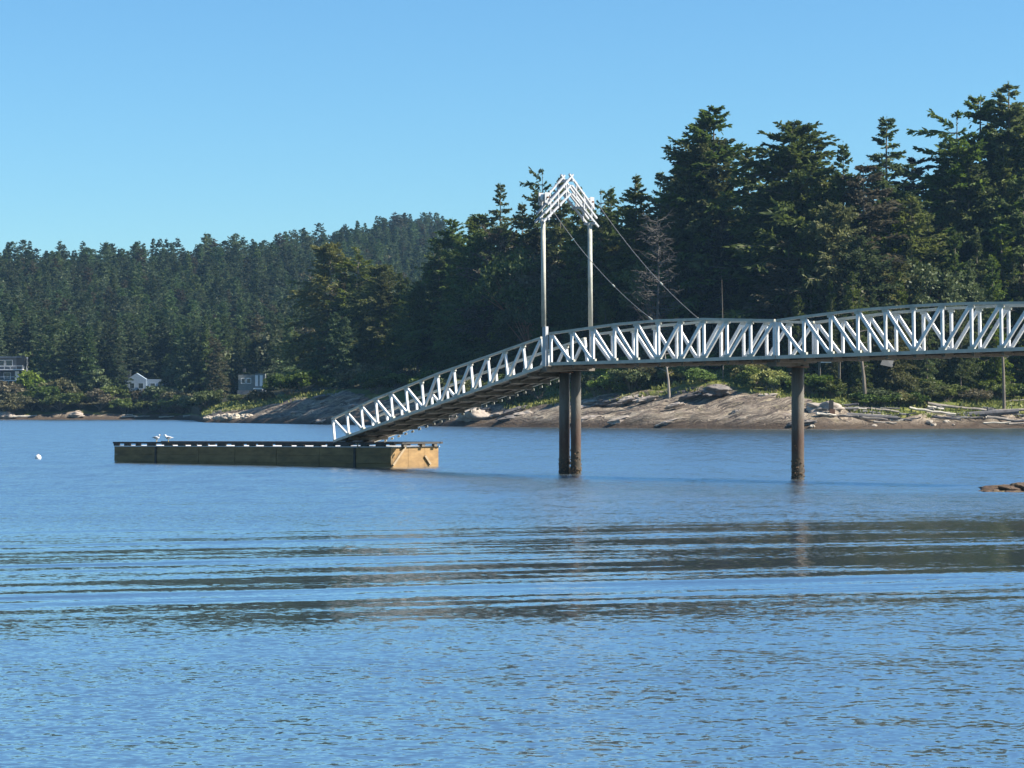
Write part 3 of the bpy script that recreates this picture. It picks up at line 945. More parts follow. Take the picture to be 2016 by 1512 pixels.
def broad_mesh(seed, H=12, R=5, ncl=56, nl=120, ls=.36, trunk_h=.35, flat=1.0):
    rng = np.random.default_rng(seed)
    tb = MB(); quads = []
    rt = H * .018
    fork = Vector((rng.normal(0, .3), rng.normal(0, .3), H * trunk_h))
    tb.tube([(0, 0, -1), (0, 0, .3), fork * .55 + Vector((.15, 0, 0)), fork], [rt * 1.4, rt * 1.1, rt * .9, rt * .8], 8)
    for i in range(ncl):
        v = norm(rng.normal(size=3)); v[2] = abs(v[2]) * 1.2 - .35
        k = (.55 + .5 * rng.random()) * (1 + .35 * mn.noise(Vector(tuple(v * 1.5)) + Vector((seed * 5.1, 0, 0))))
        c = np.array([v[0] * R * k, v[1] * R * k, H * (trunk_h + .1) + (H * (.9 - trunk_h) * .5) * (1 + v[2] * k * flat)])
        rc = R * (.16 + .16 * rng.random())
        u = norm(rng.normal(size=(nl, 3))) * (rc * rng.random(nl) ** .45)[:, None]
        u[:, 2] *= .75
        d = norm(rng.normal(size=(nl, 3)) + np.array([0, 0, .2]))
        l = ls * (.6 + .8 * rng.random(nl))
        quads.append(kite(c + u, d, l, l * .36, rng))
        if i % 2 == 0:
            mid = fork.lerp(Vector(tuple(c)), .55) + Vector((rng.normal(0, .3), rng.normal(0, .3), .4))
            tb.tube([fork, mid, Vector(tuple(c))], [rt * .5, rt * .28, rt * .07], 5, cap=False)
    return np.concatenate(quads), tb


def snag_mesh(seed, H=18, nb_=90, R=4.0):
    rng = np.random.default_rng(seed)
    tb, tw = MB(), MB()
    rt = H * .010
    tb.tube([(0, 0, -1), (.1, 0, H * .3), (.25, .1, H * .65), (.1, 0, H)], [rt * 1.3, rt, rt * .6, rt * .1], 7)
    for i in range(nb_):
        t = .22 + .76 * rng.random()
        L = R * (1.05 - t * .75) * (.5 + .6 * rng.random()) * (1 if t > .4 else .8)
        a = rng.random() * 6.28
        d = Vector((math.cos(a), math.sin(a), .12 + .4 * rng.random()))
        p = Vector((.2, .05, H * t)); m_ = p + d * L * .5 + Vector((0, 0, -.1 * L)); e = p + d * L + Vector((0, 0, .05 * L))
        tw.tube([p, m_, e], [.055, .04, .012], 4, cap=False)
        for k in range(7):
            s = .3 + .7 * rng.random(); q = p.lerp(e, s)
            dd = Vector((d.x + rng.normal(0, .8), d.y + rng.normal(0, .8), rng.normal(.1, .5))).normalized()
            tw.tube([q, q + dd * (.4 + .7 * rng.random())], [.03, .010], 3, cap=False)
    return tb, tw


PROTO = {}


def proto(name, kind, matn, trunkm, **kw):
    if kind == 'con': Q, tb = conifer_mesh(**kw)
    else: Q, tb = broad_mesh(**kw)
    cm = quads_mesh('crown', Q, M[matn])
    tm = bpy.data.meshes.new('trunk'); tm.from_pydata([tuple(v) for v in tb.v], [], tb.f); tm.materials.append(M[trunkm])
    PROTO[name] = (cm, tm, kw.get('H', 30), kw.get('R', 4.6))


for i in range(6):
    proto(f'fir{i}', 'con', 'fir' if i % 2 == 0 else 'fir_blue', 'trunk', seed=20 + i, H=30, R=[6.2, 6.8, 6.4, 5.6, 7.2, 6.0][i], base=[.12, .2, .15, .1, .24, .16][i], nb_=[250, 200, 230, 250, 185, 220][i], ns=13, q=.78,
          ragged=[.45, .75, .6, .4, .9, .6][i], taper=[.75, .62, .7, .85, .55, .7][i], gap=[.15, .5, .35, .1, .6, .4][i], inner=150)
proto('dense', 'con', 'fir', 'trunk', seed=41, H=30, R=7.0, base=.08, nb_=330, ns=11, q=.85, ragged=.7, taper=.6, rounder=.35, inner=300, gap=.3)
proto('dense1', 'con', 'fir_blue', 'trunk', seed=43, H=30, R=7.0, base=.10, nb_=310, ns=11, q=.85, ragged=.75, taper=.6, rounder=.5, inner=300, gap=.35)
proto('sparse', 'con', 'fir_blue', 'trunk', seed=52, H=30, R=5.6, base=.30, nb_=170, ns=10, q=.7, ragged=.35, taper=.8, gap=.0, droop=.16, up_top=.30, inner=30)
proto('cedar', 'con', 'pine', 'trunk', seed=61, H=24, R=7.6, base=.12, nb_=320, ns=12, q=.7, ragged=.7, taper=.55, rounder=.6, droop=.35, gap=.35, inner=150)
proto('brownfir', 'con', 'brown_fir', 'trunk', seed=66, H=26, R=6.0, base=.18, nb_=180, ns=11, q=.8, ragged=.7, taper=.7, rounder=.3, gap=.35, inner=120)
proto('pine', 'con', 'leaf_olive', 'trunk_pale', seed=71, H=24, R=6.4, base=.34, nb_=120, ns=10, q=.7, ragged=.7, taper=.5, rounder=.7, droop=.05, gap=.5, inner=60)
proto('madrona', 'broad', 'leaf', 'trunk_red', seed=75, H=14, R=5.2)
proto('madrona1', 'broad', 'leaf_olive', 'trunk_pale', seed=76, H=14, R=5.0, ncl=40)
proto('maple', 'broad', 'leaf_bright', 'trunk', seed=77, H=12, R=4.6, trunk_h=.15)


def plant_tree(kind, px, d, top_py=None, H=None, wscale=1.0, label='', cat='tree', group=None, name='fir_tree', rz=None, dz=0.0):
    cm, tm, PH, PR = PROTO[kind]
    d = max(d, shore_d(px) + ctl(px, 3) + ctl(px, 5) + float(np.interp(px, [600, 690, 900, 1000, 1090, 1500, 1580], [30, 52, 48, 24, 8, 8, -3])))
    g = ground(px, d) - 0.3 + dz
    if top_py is not None: H = CAMH + (HZ - top_py) / F * d - g
    s = H / PH
    r = bpy.data.objects.new(name, None); r.empty_display_size = .5
    r.location = (X_at(px, d), d, g)
    r.rotation_euler = (0, 0, random.random() * 6.28 if rz is None else rz)
    r.scale = (s * wscale, s * wscale, s)
    col.objects.link(r); tag(r, label, cat, group)
    for nm, me in (('trunk', tm), ('crown', cm)):
        c = bpy.data.objects.new(nm, me); col.objects.link(c); c.parent = r
    return r


G1 = 'firs along the skyline of the headland'
SK = [  # kind, px, top py, depth, width scale, label
    ('fir1', 1405, 208, 352, 1.0, 'tall ragged fir forming the first high peak right of the gantry'),
    ('dense', 1385, 232, 358, .78, 'bushy dark fir tucked left against the tall first peak'),
    ('fir3', 1474, 284, 350, .62, 'slim fir on the right shoulder of the first high peak'),
    ('fir2', 1340, 312, 356, .72, 'fir with a jutting side branch left of the first high peak'),
    ('sparse', 1300, 335, 362, .7, 'thin-topped fir rising above the dead grey tree'),
    ('fir0', 1252, 343, 352, .9, 'dark fir midway between the gantry and the first high peak'),
    ('fir3', 1203, 366, 354, .72, 'pointed fir just right of the gantry roof'),
    ('fir4', 1183, 372, 358, .7, 'narrow fir touching the right eave of the gantry roof'),
    ('dense1', 1562, 232, 350, .95, 'broad dark fir forming the second high peak from the gantry'),
    ('fir2', 1606, 268, 354, .80, 'fir on the right shoulder of the second high peak'),
    ('fir0', 1524, 292, 352, .8, 'fir on the left shoulder of the second high peak'),
    ('fir3', 1660, 277, 350, .72, 'narrow pointed dark fir between the second peak and the bare-tiered spruce'),
    ('sparse', 1745, 226, 356, .92, 'sparse spruce with separate tiers of branches against the sky'),
    ('brownfir', 1798, 306, 366, 1.1, 'brownish fir in the dip right of the tiered spruce'),
    ('brownfir', 1700, 322, 350, 1.0, 'brownish fir in the dip left of the tiered spruce'),
    ('fir4', 1884, 220, 352, .95, 'ragged fir with upswept side branches left of the tallest trees'),
    ('fir1', 1930, 186, 355, .95, 'second tallest fir near the right edge'),
    ('fir0', 1986, 160, 350, 1.05, 'tallest fir at the right edge of the wood'),
    ('dense', 2040, 190, 352, 1.0, 'huge dark fir half outside the right edge'),
    ('cedar', 1905, 325, 362, .72, 'yellow-green fir in front of the tallest trees at right'),
    ('sparse', 985, 358, 372, .75, 'open-crowned fir on the skyline well left of the gantry'),
    ('fir4', 1068, 332, 370, .62, 'spiky fir whose top shows over the left eave of the gantry'),
    ('fir2', 1103, 348, 374, .62, 'fir top showing behind the gantry peak'),
    ('fir3', 1140, 362, 372, .62, 'fir behind the right slope of the gantry roof'),
    ('fir0', 1028, 398, 368, .85, 'dark fir between the open-crowned fir and the gantry'),
    ('dense1', 945, 418, 372, .80, 'bushy fir stepping down from the skyline left of the gantry'),
    ('dense', 890, 428, 400, .78, 'round-topped dark fir at the left shoulder of the headland wood'),
    ('fir2', 856, 470, 400, .8, 'fir below the round-topped one on the left shoulder'),
    ('cedar', 650, 478, 484, .78, 'large yellow-green cedar at the left tip of the headland wood'),
    ('fir4', 705, 486, 478, .9, 'dark ragged fir behind the yellow-green cedar at the left tip'),
    ('cedar', 752, 520, 466, .85, 'wide layered cedar leaning over the rock slab left of the gangway'),
    ('fir1', 800, 545, 440, .8, 'dark fir behind the middle of the gangway'),
]
for k, px, py, d, ws, lab in SK:
    d = max(d + 14, shore_d(px) + ctl(px, 3) + ctl(px, 5) + float(np.interp(px, [600, 690, 900, 1000, 1090], [34, 58, 54, 34, 20])) + (d % 7))
    nm = {'cedar': 'cedar_tree', 'sparse': 'spruce_tree'}.get(k, 'fir_tree')
    plant_tree(k, px, d, top_py=py, wscale=ws * 1.35, label=lab, cat='tree', group=G1, name=nm)

# named trees inside the wood
plant_tree('pine', 985, 384, top_py=455, wscale=.95, label='crooked olive pine with bare pale limbs left of the gantry', name='pine_tree')
plant_tree('madrona', 1040, 372, top_py=560, wscale=.9, label='golden-green leaning tree against the left gantry leg', name='madrona_tree')
plant_tree('brownfir', 1420, 362, top_py=420, wscale=.75, label='greyish brown fir with a long bare trunk below the first high peak', name='fir_tree', dz=1)
plant_tree('brownfir', 1552, 360, top_py=470, wscale=1.5, label='brownish drooping fir above the pile joint', name='fir_tree')
plant_tree('cedar', 1640, 358, top_py=400, wscale=.85, label='olive layered cedar below the narrow pointed fir', name='cedar_tree')

# dead snag
tb, tw = snag_mesh(5, H=17, nb_=100, R=4.4)
sp_ = P(1292, 0, 368); gz = ground(1292, 368)
sn = empty('dead_tree', (sp_.x, sp_.y, gz), 'dead grey-brown tree with bare twigs crossed by the far stay cable', 'tree')
H_s = CAMH + (HZ - 425) / F * 368 - gz
for nm, b_ in (('trunk', tb), ('twigs', tw)):
    me = bpy.data.meshes.new(nm); me.from_pydata([tuple(v * (H_s / 17)) for v in b_.v], [], b_.f); me.materials.append(M['snag'])
    o_ = bpy.data.objects.new(nm, me); o_.parent = sn; col.objects.link(o_)

# fill of the headland wood
rnd = random.Random(5)
sky_px = np.array([(600, 520), (640, 500), (800, 520), (870, 450), (940, 440), (1000, 400), (1060, 380), (1180, 395), (1250, 370), (1330, 345), (1400, 260), (1470, 320), (1560, 270), (1620, 310), (1690, 335), (1800, 330), (1870, 280), (1980, 220), (2060, 220), (2700, 260)])
nfill = 0
pos_used = []
for row, (dv, hf) in enumerate([(33, .45), (39, .60), (46, .78), (54, .94), (64, 1.02)]):
    px = 650 + row * 9
    while px < 2180:
        d = shore_d(px) + ctl(px, 3) + ctl(px, 5) + dv - (24 if px < 1560 else 36) + rnd.uniform(-2, 3)
        if px < 1000: d = max(d, shore_d(px) + (72 if px < 770 else (48 if px < 900 else 36)))
        top_line = float(np.interp(px, sky_px[:, 0], sky_px[:, 1]))
        base_py = HZ - (ground(px, d) - CAMH) / d * F
        tp = base_py + (top_line + 25 - base_py) * hf * rnd.uniform(.82, 1.05)
        tp = max(tp, top_line + (22 if row < 4 else 12))
        kd = rnd.choice(['fir0', 'fir1', 'fir2', 'fir3', 'fir4', 'fir5', 'dense', 'dense1', 'fir0', 'fir2', 'fir5'] + (['cedar', 'brownfir', 'madrona', 'madrona1'] if row < 3 else ['brownfir']))
        if kd.startswith('madrona'): tp = max(tp, base_py - 260)
        side = 'left of the gantry' if px < 1065 else ('between gantry and single pile' if px < 1570 else 'above the right footbridge span')
        kn = {'cedar': 'layered olive cedar', 'brownfir': 'brownish fir', 'madrona': 'green broadleaf tree', 'madrona1': 'olive broadleaf tree'}.get(kd, 'dark fir')
        plant_tree(kd, px, d, top_py=tp, wscale=rnd.uniform(.85, 1.15) * (.75 if row < 2 else 1), label=f'{kn} inside the headland wood {side}', cat='tree',
                   group=f'{kn}s of the wood {side}', name={'cedar': 'cedar_tree', 'madrona': 'madrona_tree', 'madrona1': 'madrona_tree'}.get(kd, 'fir_tree'))
        nfill += 1
        px += rnd.uniform(30, 44) if row > 2 else (rnd.uniform(36, 54) if row > 0 else rnd.uniform(52, 80))

# ---- far hillside
FAR = []
for i in range(6):
    Q, tb = conifer_mesh(seed=90 + i, H=22, R=[3.6, 3.1, 4.2, 2.8, 3.8, 3.3][i], base=.08, nb_=130, ns=6, q=1.0, ragged=.5, gap=.2, taper=[.8, .9, .6, .95, .7, .8][i], rounder=[.15, .25, .6, .05, .45, .35][i], inner=120, wr=.34)
    me = quads_mesh('far_conifer', Q, M[['fir_far', 'fir_far', 'fir_far', 'fir_far', 'brown_fir', 'fir_far'][i]])
    FAR.append(me)
for i in range(2):
    Q, tb = broad_mesh(120 + i, H=14, R=5.0, ncl=26, nl=40, ls=1.0, trunk_h=.12)
    FAR.append(quads_mesh('far_broadleaf', Q, M[['leaf', 'leaf_olive'][i]]))
rnd = random.Random(21)
pts = []
d = 632.0
while d < 1420:
    sx = 4.0 + (d - 632) * .003
    x0, x1 = X_at(-330, d), X_at(1010, d)
    x = x0 + rnd.random() * sx
    while x < x1:
        xx = x + rnd.uniform(-1.8, 1.8); dd = d + rnd.uniform(-3, 3)
        px = px_of(xx, dd)
        v = dd - shore_d(px) - ctl(px, 3)
        rd = float(np.interp(px, RD[:, 0], RD[:, 1]))
        ok = v > (16 if px < 420 else 45) and dd < rd + 35 and not (px > 980)
        # keep house plots open
        if (-25 < px < 62 and dd < 668) or (238 < px < 340 and dd < 664) or (455 < px < 530 and dd < 590): ok = False
        if ok: pts.append((xx, dd, px))
        x += sx * rnd.uniform(.75, 1.25)
    d += 4.4 + (d - 632) * .004
# extra trees on the low ground between far shore and the headland tip
for px, d_ in [(545, 565), (570, 556), (600, 548), (585, 590), (625, 520), (640, 545), (660, 500), (615, 575), (560, 600), (680, 480), (700, 500), (720, 520), (430, 618), (405, 630), (540, 610), (505, 612), (470, 612), (650, 590), (700, 560), (750, 540), (690, 600), (730, 580), (440, 640), (760, 600), (790, 570)]:
    pts.append((X_at(px, d_), d_, px))
pts.sort(key=lambda p: p[1])
IND = 90
ind, rest = pts[:IND], pts[IND:]


def far_h(d): return rnd.uniform(16, 25)


first = {}
for (x, dd, px) in ind:
    k = rnd.choice([0, 1, 2, 3, 4, 5, 0, 1, 3, 5, 2, 6, 7]) if dd < 665 else rnd.choice([0, 1, 2, 3, 5, 0, 4])
    me = FAR[k]
    nm = 'broadleaf_tree' if k > 5 else 'conifer'
    o_ = bpy.data.objects.new(nm, me); col.objects.link(o_)
    H = rnd.uniform(7, 13) if k > 5 else rnd.uniform(13, 24)
    if px > 430 and dd < 640: H = rnd.uniform(11, 18)
    s = H / (14 if k > 5 else 22)
    o_.location = (x, dd, ground(px, dd) - .3); o_.rotation_euler = (0, 0, rnd.random() * 6.28)
    wsx = s * rnd.uniform(.9, 1.3); o_.scale = (wsx, wsx, s)
    zone = 'behind the left-edge house' if px < 150 else ('around the blue-grey house' if px < 370 else ('near the small white-windowed house' if px < 540 else 'behind the pale rock slab'))
    kind = 'rounded broadleaf tree' if k > 5 else ('brownish conifer' if k == 4 else 'dark conifer')
    tag(o_, f'{kind} at the foot of the far wooded hill {zone}', 'tree', f'{kind}s {zone}')

# the rest of the far wood: one mass, geometry-node instances of the same trees
srcs = []
seen = {}
for o_ in list(col.objects):
    if o_.type == 'MESH' and o_.data in FAR and o_.data.name not in seen and o_.parent is None:
        seen[o_.data.name] = o_
srcs = [seen[m_.name] for m_ in FAR if m_.name in seen]
me = bpy.data.meshes.new('distant_forest')
me.from_pydata([(x, dd, ground(px, dd) - .3) for x, dd, px in rest], [], [])
a1 = me.attributes.new('tall', 'FLOAT', 'POINT'); a1.data.foreach_set('value', np.array([rnd.choice([rnd.uniform(.45, .85), rnd.uniform(.6, 1.05)]) for _ in rest], dtype=np.float32))
a2 = me.attributes.new('turn', 'FLOAT', 'POINT'); a2.data.foreach_set('value', np.array([rnd.random() * 6.28 for _ in rest], dtype=np.float32))
a3 = me.attributes.new('pick', 'INT', 'POINT'); a3.data.foreach_set('value', np.array([rnd.choice([0, 1, 2, 3, 5, 0, 1, 3, 2, 5, 2, 4, 6, 0, 5, 7, 2]) % max(1, len(srcs)) for _ in rest], dtype=np.int32))
fo = bpy.data.objects.new('distant_forest', me); col.objects.link(fo)
tag(fo, 'dense conifer forest covering the far hill and its ridge', 'forest', kind='stuff')
ng_ = bpy.data.node_groups.new('forest_scatter', 'GeometryNodeTree')
ng_.interface.new_socket('Geometry', in_out='INPUT', socket_type='NodeSocketGeometry')
ng_.interface.new_socket('Geometry', in_out='OUTPUT', socket_type='NodeSocketGeometry')
N = ng_.nodes
gi, go = N.new('NodeGroupInput'), N.new('NodeGroupOutput')
iop = N.new('GeometryNodeInstanceOnPoints'); iop.inputs['Pick Instance'].default_value = True
jn = N.new('GeometryNodeJoinGeometry')
for s_ in reversed(srcs):
    oi = N.new('GeometryNodeObjectInfo'); oi.inputs['Object'].default_value = s_; oi.inputs['As Instance'].default_value = True; oi.transform_space = 'ORIGINAL'
    ng_.links.new(oi.outputs['Geometry'], jn.inputs[0])


def attr(nm, typ):
    n_ = N.new('GeometryNodeInputNamedAttribute'); n_.data_type = typ; n_.inputs['Name'].default_value = nm
    return n_.outputs['Attribute']


cx = N.new('ShaderNodeCombineXYZ'); ng_.links.new(attr('turn', 'FLOAT'), cx.inputs[2])
sc = N.new('ShaderNodeCombineXYZ')
at_ = attr('tall', 'FLOAT')
mt = N.new('ShaderNodeMath'); mt.operation = 'MULTIPLY_ADD'; mt.inputs[1].default_value = .7; mt.inputs[2].default_value = .45
ng_.links.new(at_, mt.inputs[0])
ng_.links.new(mt.outputs[0], sc.inputs[0]); ng_.links.new(mt.outputs[0], sc.inputs[1]); ng_.links.new(at_, sc.inputs[2])
ng_.links.new(gi.outputs[0], iop.inputs['Points']); ng_.links.new(jn.outputs[0], iop.inputs['Instance'])
ng_.links.new(attr('pick', 'INT'), iop.inputs['Instance Index'])
ng_.links.new(cx.outputs[0], iop.inputs['Rotation']); ng_.links.new(sc.outputs[0], iop.inputs['Scale'])
ng_.links.new(iop.outputs[0], go.inputs[0])
md = fo.modifiers.new('scatter', 'NODES'); md.node_group = ng_
print('TREES fill', nfill, 'far individual', len(ind), 'far rest', len(rest), 'srcs', len(srcs))

# ------------------------------------------------------------------ bushes
BUSH = {}
for nm, sd, mt_ in (('green', 201, 'leaf'), ('bright', 202, 'leaf_bright'), ('gold', 203, 'leaf_gold'), ('olive', 204, 'leaf_olive'), ('dark', 205, 'fir')):
    Q, tb = broad_mesh(sd, H=3, R=1.9, ncl=34, nl=90, ls=.26, trunk_h=.05)
    cm = quads_mesh('leaves', Q, M[mt_])
    tm = bpy.data.meshes.new('stem'); tm.from_pydata([tuple(v) for v in tb.v], [], tb.f); tm.materials.append(M['trunk'])
    BUSH[nm] = (cm, tm)


def bush(kind, px, d, H, w, label, group=None):
    cm, tm = BUSH[kind]
    r = bpy.data.objects.new('shrub', None); r.empty_display_size = .3
    H *= 1.12
    r.location = (X_at(px, d), d, ground(px, d) - .15); s = H / 3
    r.rotation_euler = (0, 0, random.random() * 6.28); r.scale = (s * w, s * w, s); col.objects.link(r)
    tag(r, label, 'shrub', group)
    for nm, me_ in (('stem', tm), ('leaves', cm)):
        c = bpy.data.objects.new(nm, me_); c.parent = r; col.objects.link(c)


def bd(px, f): return shore_d(px) + ctl(px, 3) + ctl(px, 5) * f


for kd, px, f, H, w_, lab in [
    ('green', 1165, .15, 3.6, 1.1, 'rounded green shrub just right of the twin piles'),
    ('bright', 1195, .1, 3.2, 1.2, 'bright green shrub second right of the twin piles'),
    ('gold', 1213, .45, 2.6, .9, 'small golden-yellow shrub under the footbridge right of the twin piles'),
    ('green', 1235, .12, 3.8, 1.2, 'large mid-green shrub on the rocks between the piles'),
    ('olive', 1262, .3, 3.4, 1.2, 'olive shrub on the grassy bank between the piles'),
    ('green', 1285, .55, 3.4, 1.2, 'green shrub high on the grassy bank beside a pale stem'),
    ('gold', 1345, .5, 3.6, .9, 'yellow broom bush on the grassy bank'),
    ('bright', 1325, .7, 3.0, 1.0, 'bright green shrub behind the yellow broom bush'),
    ('bright', 1385, .75, 2.4, 1.2, 'low bright shrub at the top of the grassy bank'),
    ('gold', 1450, .7, 2.0, 1.3, 'low yellowish shrub at the top of the rock slope'),
    ('bright', 1470, .9, 2.6, 1.2, 'bright shrub at the top right of the grassy bank'),
    ('dark', 1010, .2, 3.5, 1.5, 'dark shrub below the upper end of the gangway'),
    ('dark', 1060, .25, 3.8, 1.4, 'dark shrub left of the twin piles'),
    ('olive', 950, .2, 3.0, 1.3, 'dark olive shrub behind the upper gangway'),
    ('bright', 1545, .9, 2.5, 1.3, 'green shrub just left of the single pile'),
    ('bright', 1622, .75, 2.6, 1.1, 'pale green shrub under the white-roofed shelter'),
    ('gold', 1770, .55, 1.8, 1.8, 'mossy yellow mound above the driftwood'),
    ('dark', 1820, .8, 3.0, 1.6, 'dark green shrub above the driftwood beach'),
    ('green', 1870, .75, 2.4, 1.6, 'low green shrub above the long driftwood logs'),
    ('dark', 1930, .8, 2.6, 1.6, 'dark shrub near the right-hand leaning trunk'),
    ('green', 1995, .7, 2.4, 1.6, 'green shrub at the right edge above the beach'),
    ('bright', 62, .55, 6.8, 1.0, 'bright green leafy bush beside the left-edge house'),
    ('bright', 48, .25, 4.0, 1.0, 'smaller bright green bush below the left-edge house'),
    ('olive', 12, .35, 5.5, 1.3, 'brownish shrub on the bank below the left-edge house'),
    ('dark', 85, .2, 6.0, 1.3, 'dark shrub overhanging the far shore'),
    ('olive', 120, .4, 6.5, 1.2, 'grey-brown shrub right of the bright green bush'),
    ('olive', 195, .25, 5.0, 1.5, 'olive shrub left of the blue-grey house on the shore'),
    ('dark', 225, .35, 5.5, 1.4, 'dark shrub at the left corner of the blue-grey house'),
    ('gold', 252, .3, 2.8, 1.3, 'pale yellow-green bush below the blue-grey house'),
    ('olive', 285, .3, 5.2, 1.5, 'olive shrub in front of the blue-grey house'),
    ('green', 318, .3, 6.2, 1.3, 'tall rounded shrub at the right corner of the blue-grey house'),
    ('olive', 345, .15, 5.5, 1.4, 'broad shrub hanging over the far shore right of the blue-grey house'),
    ('green', 365, .15, 4.0, 1.3, 'shrub at the water right of the blue-grey house'),
    ('green', 412, .9, 4.0, 1.2, 'pale shrub left of the small white-windowed house'),
    ('olive', 505, .30, 2.6, 1.1, 'dark shrub on the rocks below the small white-windowed house'),
    ('olive', 527, .45, 2.0, 1.2, 'low brown shrub right of the small white-windowed house'),
    ('dark', 560, .55, 4.5, 1.5, 'dark shrub at the back of the pale rock slab'),
    ('dark', 600, .6, 4.5, 1.5, 'dark shrub along the top of the pale rock slab'),
    ('green', 470, .55, 2.2, 2.0, 'low green shrub on the grass in front of the small house'),
]:
    bush(kd, px, bd(px, f), H, w_, lab)
rnd = random.Random(9)
for i in range(30):
    px = rnd.uniform(700, 1010)
    bush(rnd.choice(['dark', 'dark', 'green', 'olive']), px, shore_d(px) + ctl(px, 3) + rnd.uniform(8, 60), rnd.uniform(2.4, 4.4), rnd.uniform(1.1, 1.7), 'shady undergrowth shrub on the bank behind the gangway', 'undergrowth shrubs behind the gangway')
rnd = random.Random(12)
for i in range(26):
    px = rnd.uniform(1150, 1530)
    bush(rnd.choice(['bright', 'gold', 'gold', 'bright', 'bright', 'green']), px, bd(px, rnd.uniform(.12, 1.0)), rnd.uniform(1.4, 2.8), rnd.uniform(1.0, 1.6), 'low bright shrub on the grassy bank between the piles', 'shrubs on the grassy bank between the piles')
rnd = random.Random(10)
for i in range(26):
    px = rnd.uniform(1600, 2080)
    bush(rnd.choice(['dark', 'dark', 'green', 'olive']), px, bd(px, rnd.uniform(.45, 1.0)), rnd.uniform(1.6, 3.0), rnd.uniform(1.2, 2.0), 'dark undergrowth shrub on the bank above the driftwood', 'undergrowth shrubs above the driftwood')
for i in range(16):
    px = rnd.uniform(-20, 395)
    bush(rnd.choice(['dark', 'olive', 'green']), px, bd(px, rnd.uniform(-.1, .3)), rnd.uniform(3.0, 5.0), rnd.uniform(1.2, 1.8), 'shrub overhanging the waterline of the far shore', 'shrubs along the far shore')
rnd = random.Random(8)
for i in range(46):
    px = rnd.uniform(1040, 2100)
    f = rnd.uniform(1.05, 1.5)
    bush(rnd.choice(['dark', 'dark', 'green', 'olive']), px, bd(px, f), rnd.uniform(2.2, 4.2), rnd.uniform(1.1, 1.8), 'shady undergrowth shrub along the foot of the headland wood', 'undergrowth shrubs under the wood')

# rough grass and weeds on the bank: one mass of blades
rg = np.random.default_rng(77)
Qs = []
for i in range(2600):
    px = rg.uniform(1000, 2080) if i < 1900 else rg.uniform(400, 660)
    f = rg.uniform(-.05, 1.1)
    d = shore_d(px) + ctl(px, 3) + ctl(px, 5) * f
    c = np.array([X_at(px, d), d, ground(px, d) - .05])
    if mn.noise(Vector((c[0] * .22, c[1] * .22, 3.0))) < -.12: continue
    n = 7
    p = c[None] + rg.normal(0, .35, (n, 3)) * np.array([1.3, 1, .1])
    dd = norm(rg.normal(0, .55, (n, 3)) + np.array([0, 0, 1.0]))
    l = rg.uniform(.3, .8, n)
    Qs.append(kite(p, dd, l, l * .22, rg))
gm_ = quads_mesh('grass', np.concatenate(Qs), foliage('rough_grass', (0.07, 0.085, 0.016), (0.15, 0.17, 0.03), (0.27, 0.25, 0.06), 0.3))
go_ = bpy.data.objects.new('grass', gm_); col.objects.link(go_)
tag(go_, 'rough grass and weeds growing on the banks', 'grass', kind='stuff')

# pale stems in front of the wood
def stem(px, d, y0, y1, r, label, lean=0.0, mat='trunk_pale', twigs=7):
    a = P(px, y0, d); a.z = ground(px, d) - .5; b_ = P(px + lean, y1, d)
    m_ = MB(); m_.tube([a, a.lerp(b_, .4) + Vector((.12, 0, 0)), b_], [r, r * .8, r * .25], 8)
    for k in range(twigs):
        q = a.lerp(b_, .5 + .07 * k); m_.tube([q, q + Vector(((-1) ** k * (.9 + .2 * k), .2, .5))], [r * .3, r * .08], 5)
    o_ = solo(m_, 'bare_trunk', M[mat], a)
    tag(o_, label, 'tree')


stem(1705, 338, 780, 640, .30, 'bare grey leaning trunk in the dark gap above the driftwood', -16, 'trunk')
stem(1977, 345, 757, 600, .26, 'bare grey trunk at the right edge in the dark gap', -8, 'trunk')
stem(1318, 348, 760, 690, .2, 'thin pale stem on the grassy bank', -10)
stem(1423, 352, 745, 550, .10, 'long thin bare trunk rising behind the first span', -2, 'trunk', twigs=0)

# ------------------------------------------------------------------ driftwood, boulders
def d_at(px, py):
    d = shore_d(px) + .5
    while d < shore_d(px) + 45:
        if HZ - (ground(px, d) - CAMH) / d * F <= py: return d
        d += .3
    return shore_d(px) + 10


def log(pa, pb2, r, mat, label, rnd, group=None, stub=True):
    a, b_ = pa, pb2
    m_ = MB(); k = 6; pts_ = []
    for i in range(k + 1):
        p = a.lerp(b_, i / k) + Vector((0, rnd.uniform(-.1, .1), rnd.uniform(-.06, .06))); pts_.append(p)
    m_.tube(pts_, [r * (1 - .3 * i / k) * (1 + rnd.uniform(-.08, .08)) for i in range(k + 1)], 9)
    if stub:
        q = a.lerp(b_, .55); m_.tube([q, q + Vector((rnd.uniform(-.4, .4), -.2, r + .5))], [r * .35, r * .12], 5)
    o_ = solo(m_, 'driftwood_log', M[mat], a.lerp(b_, .5))
    tag(o_, label, 'driftwood', group)


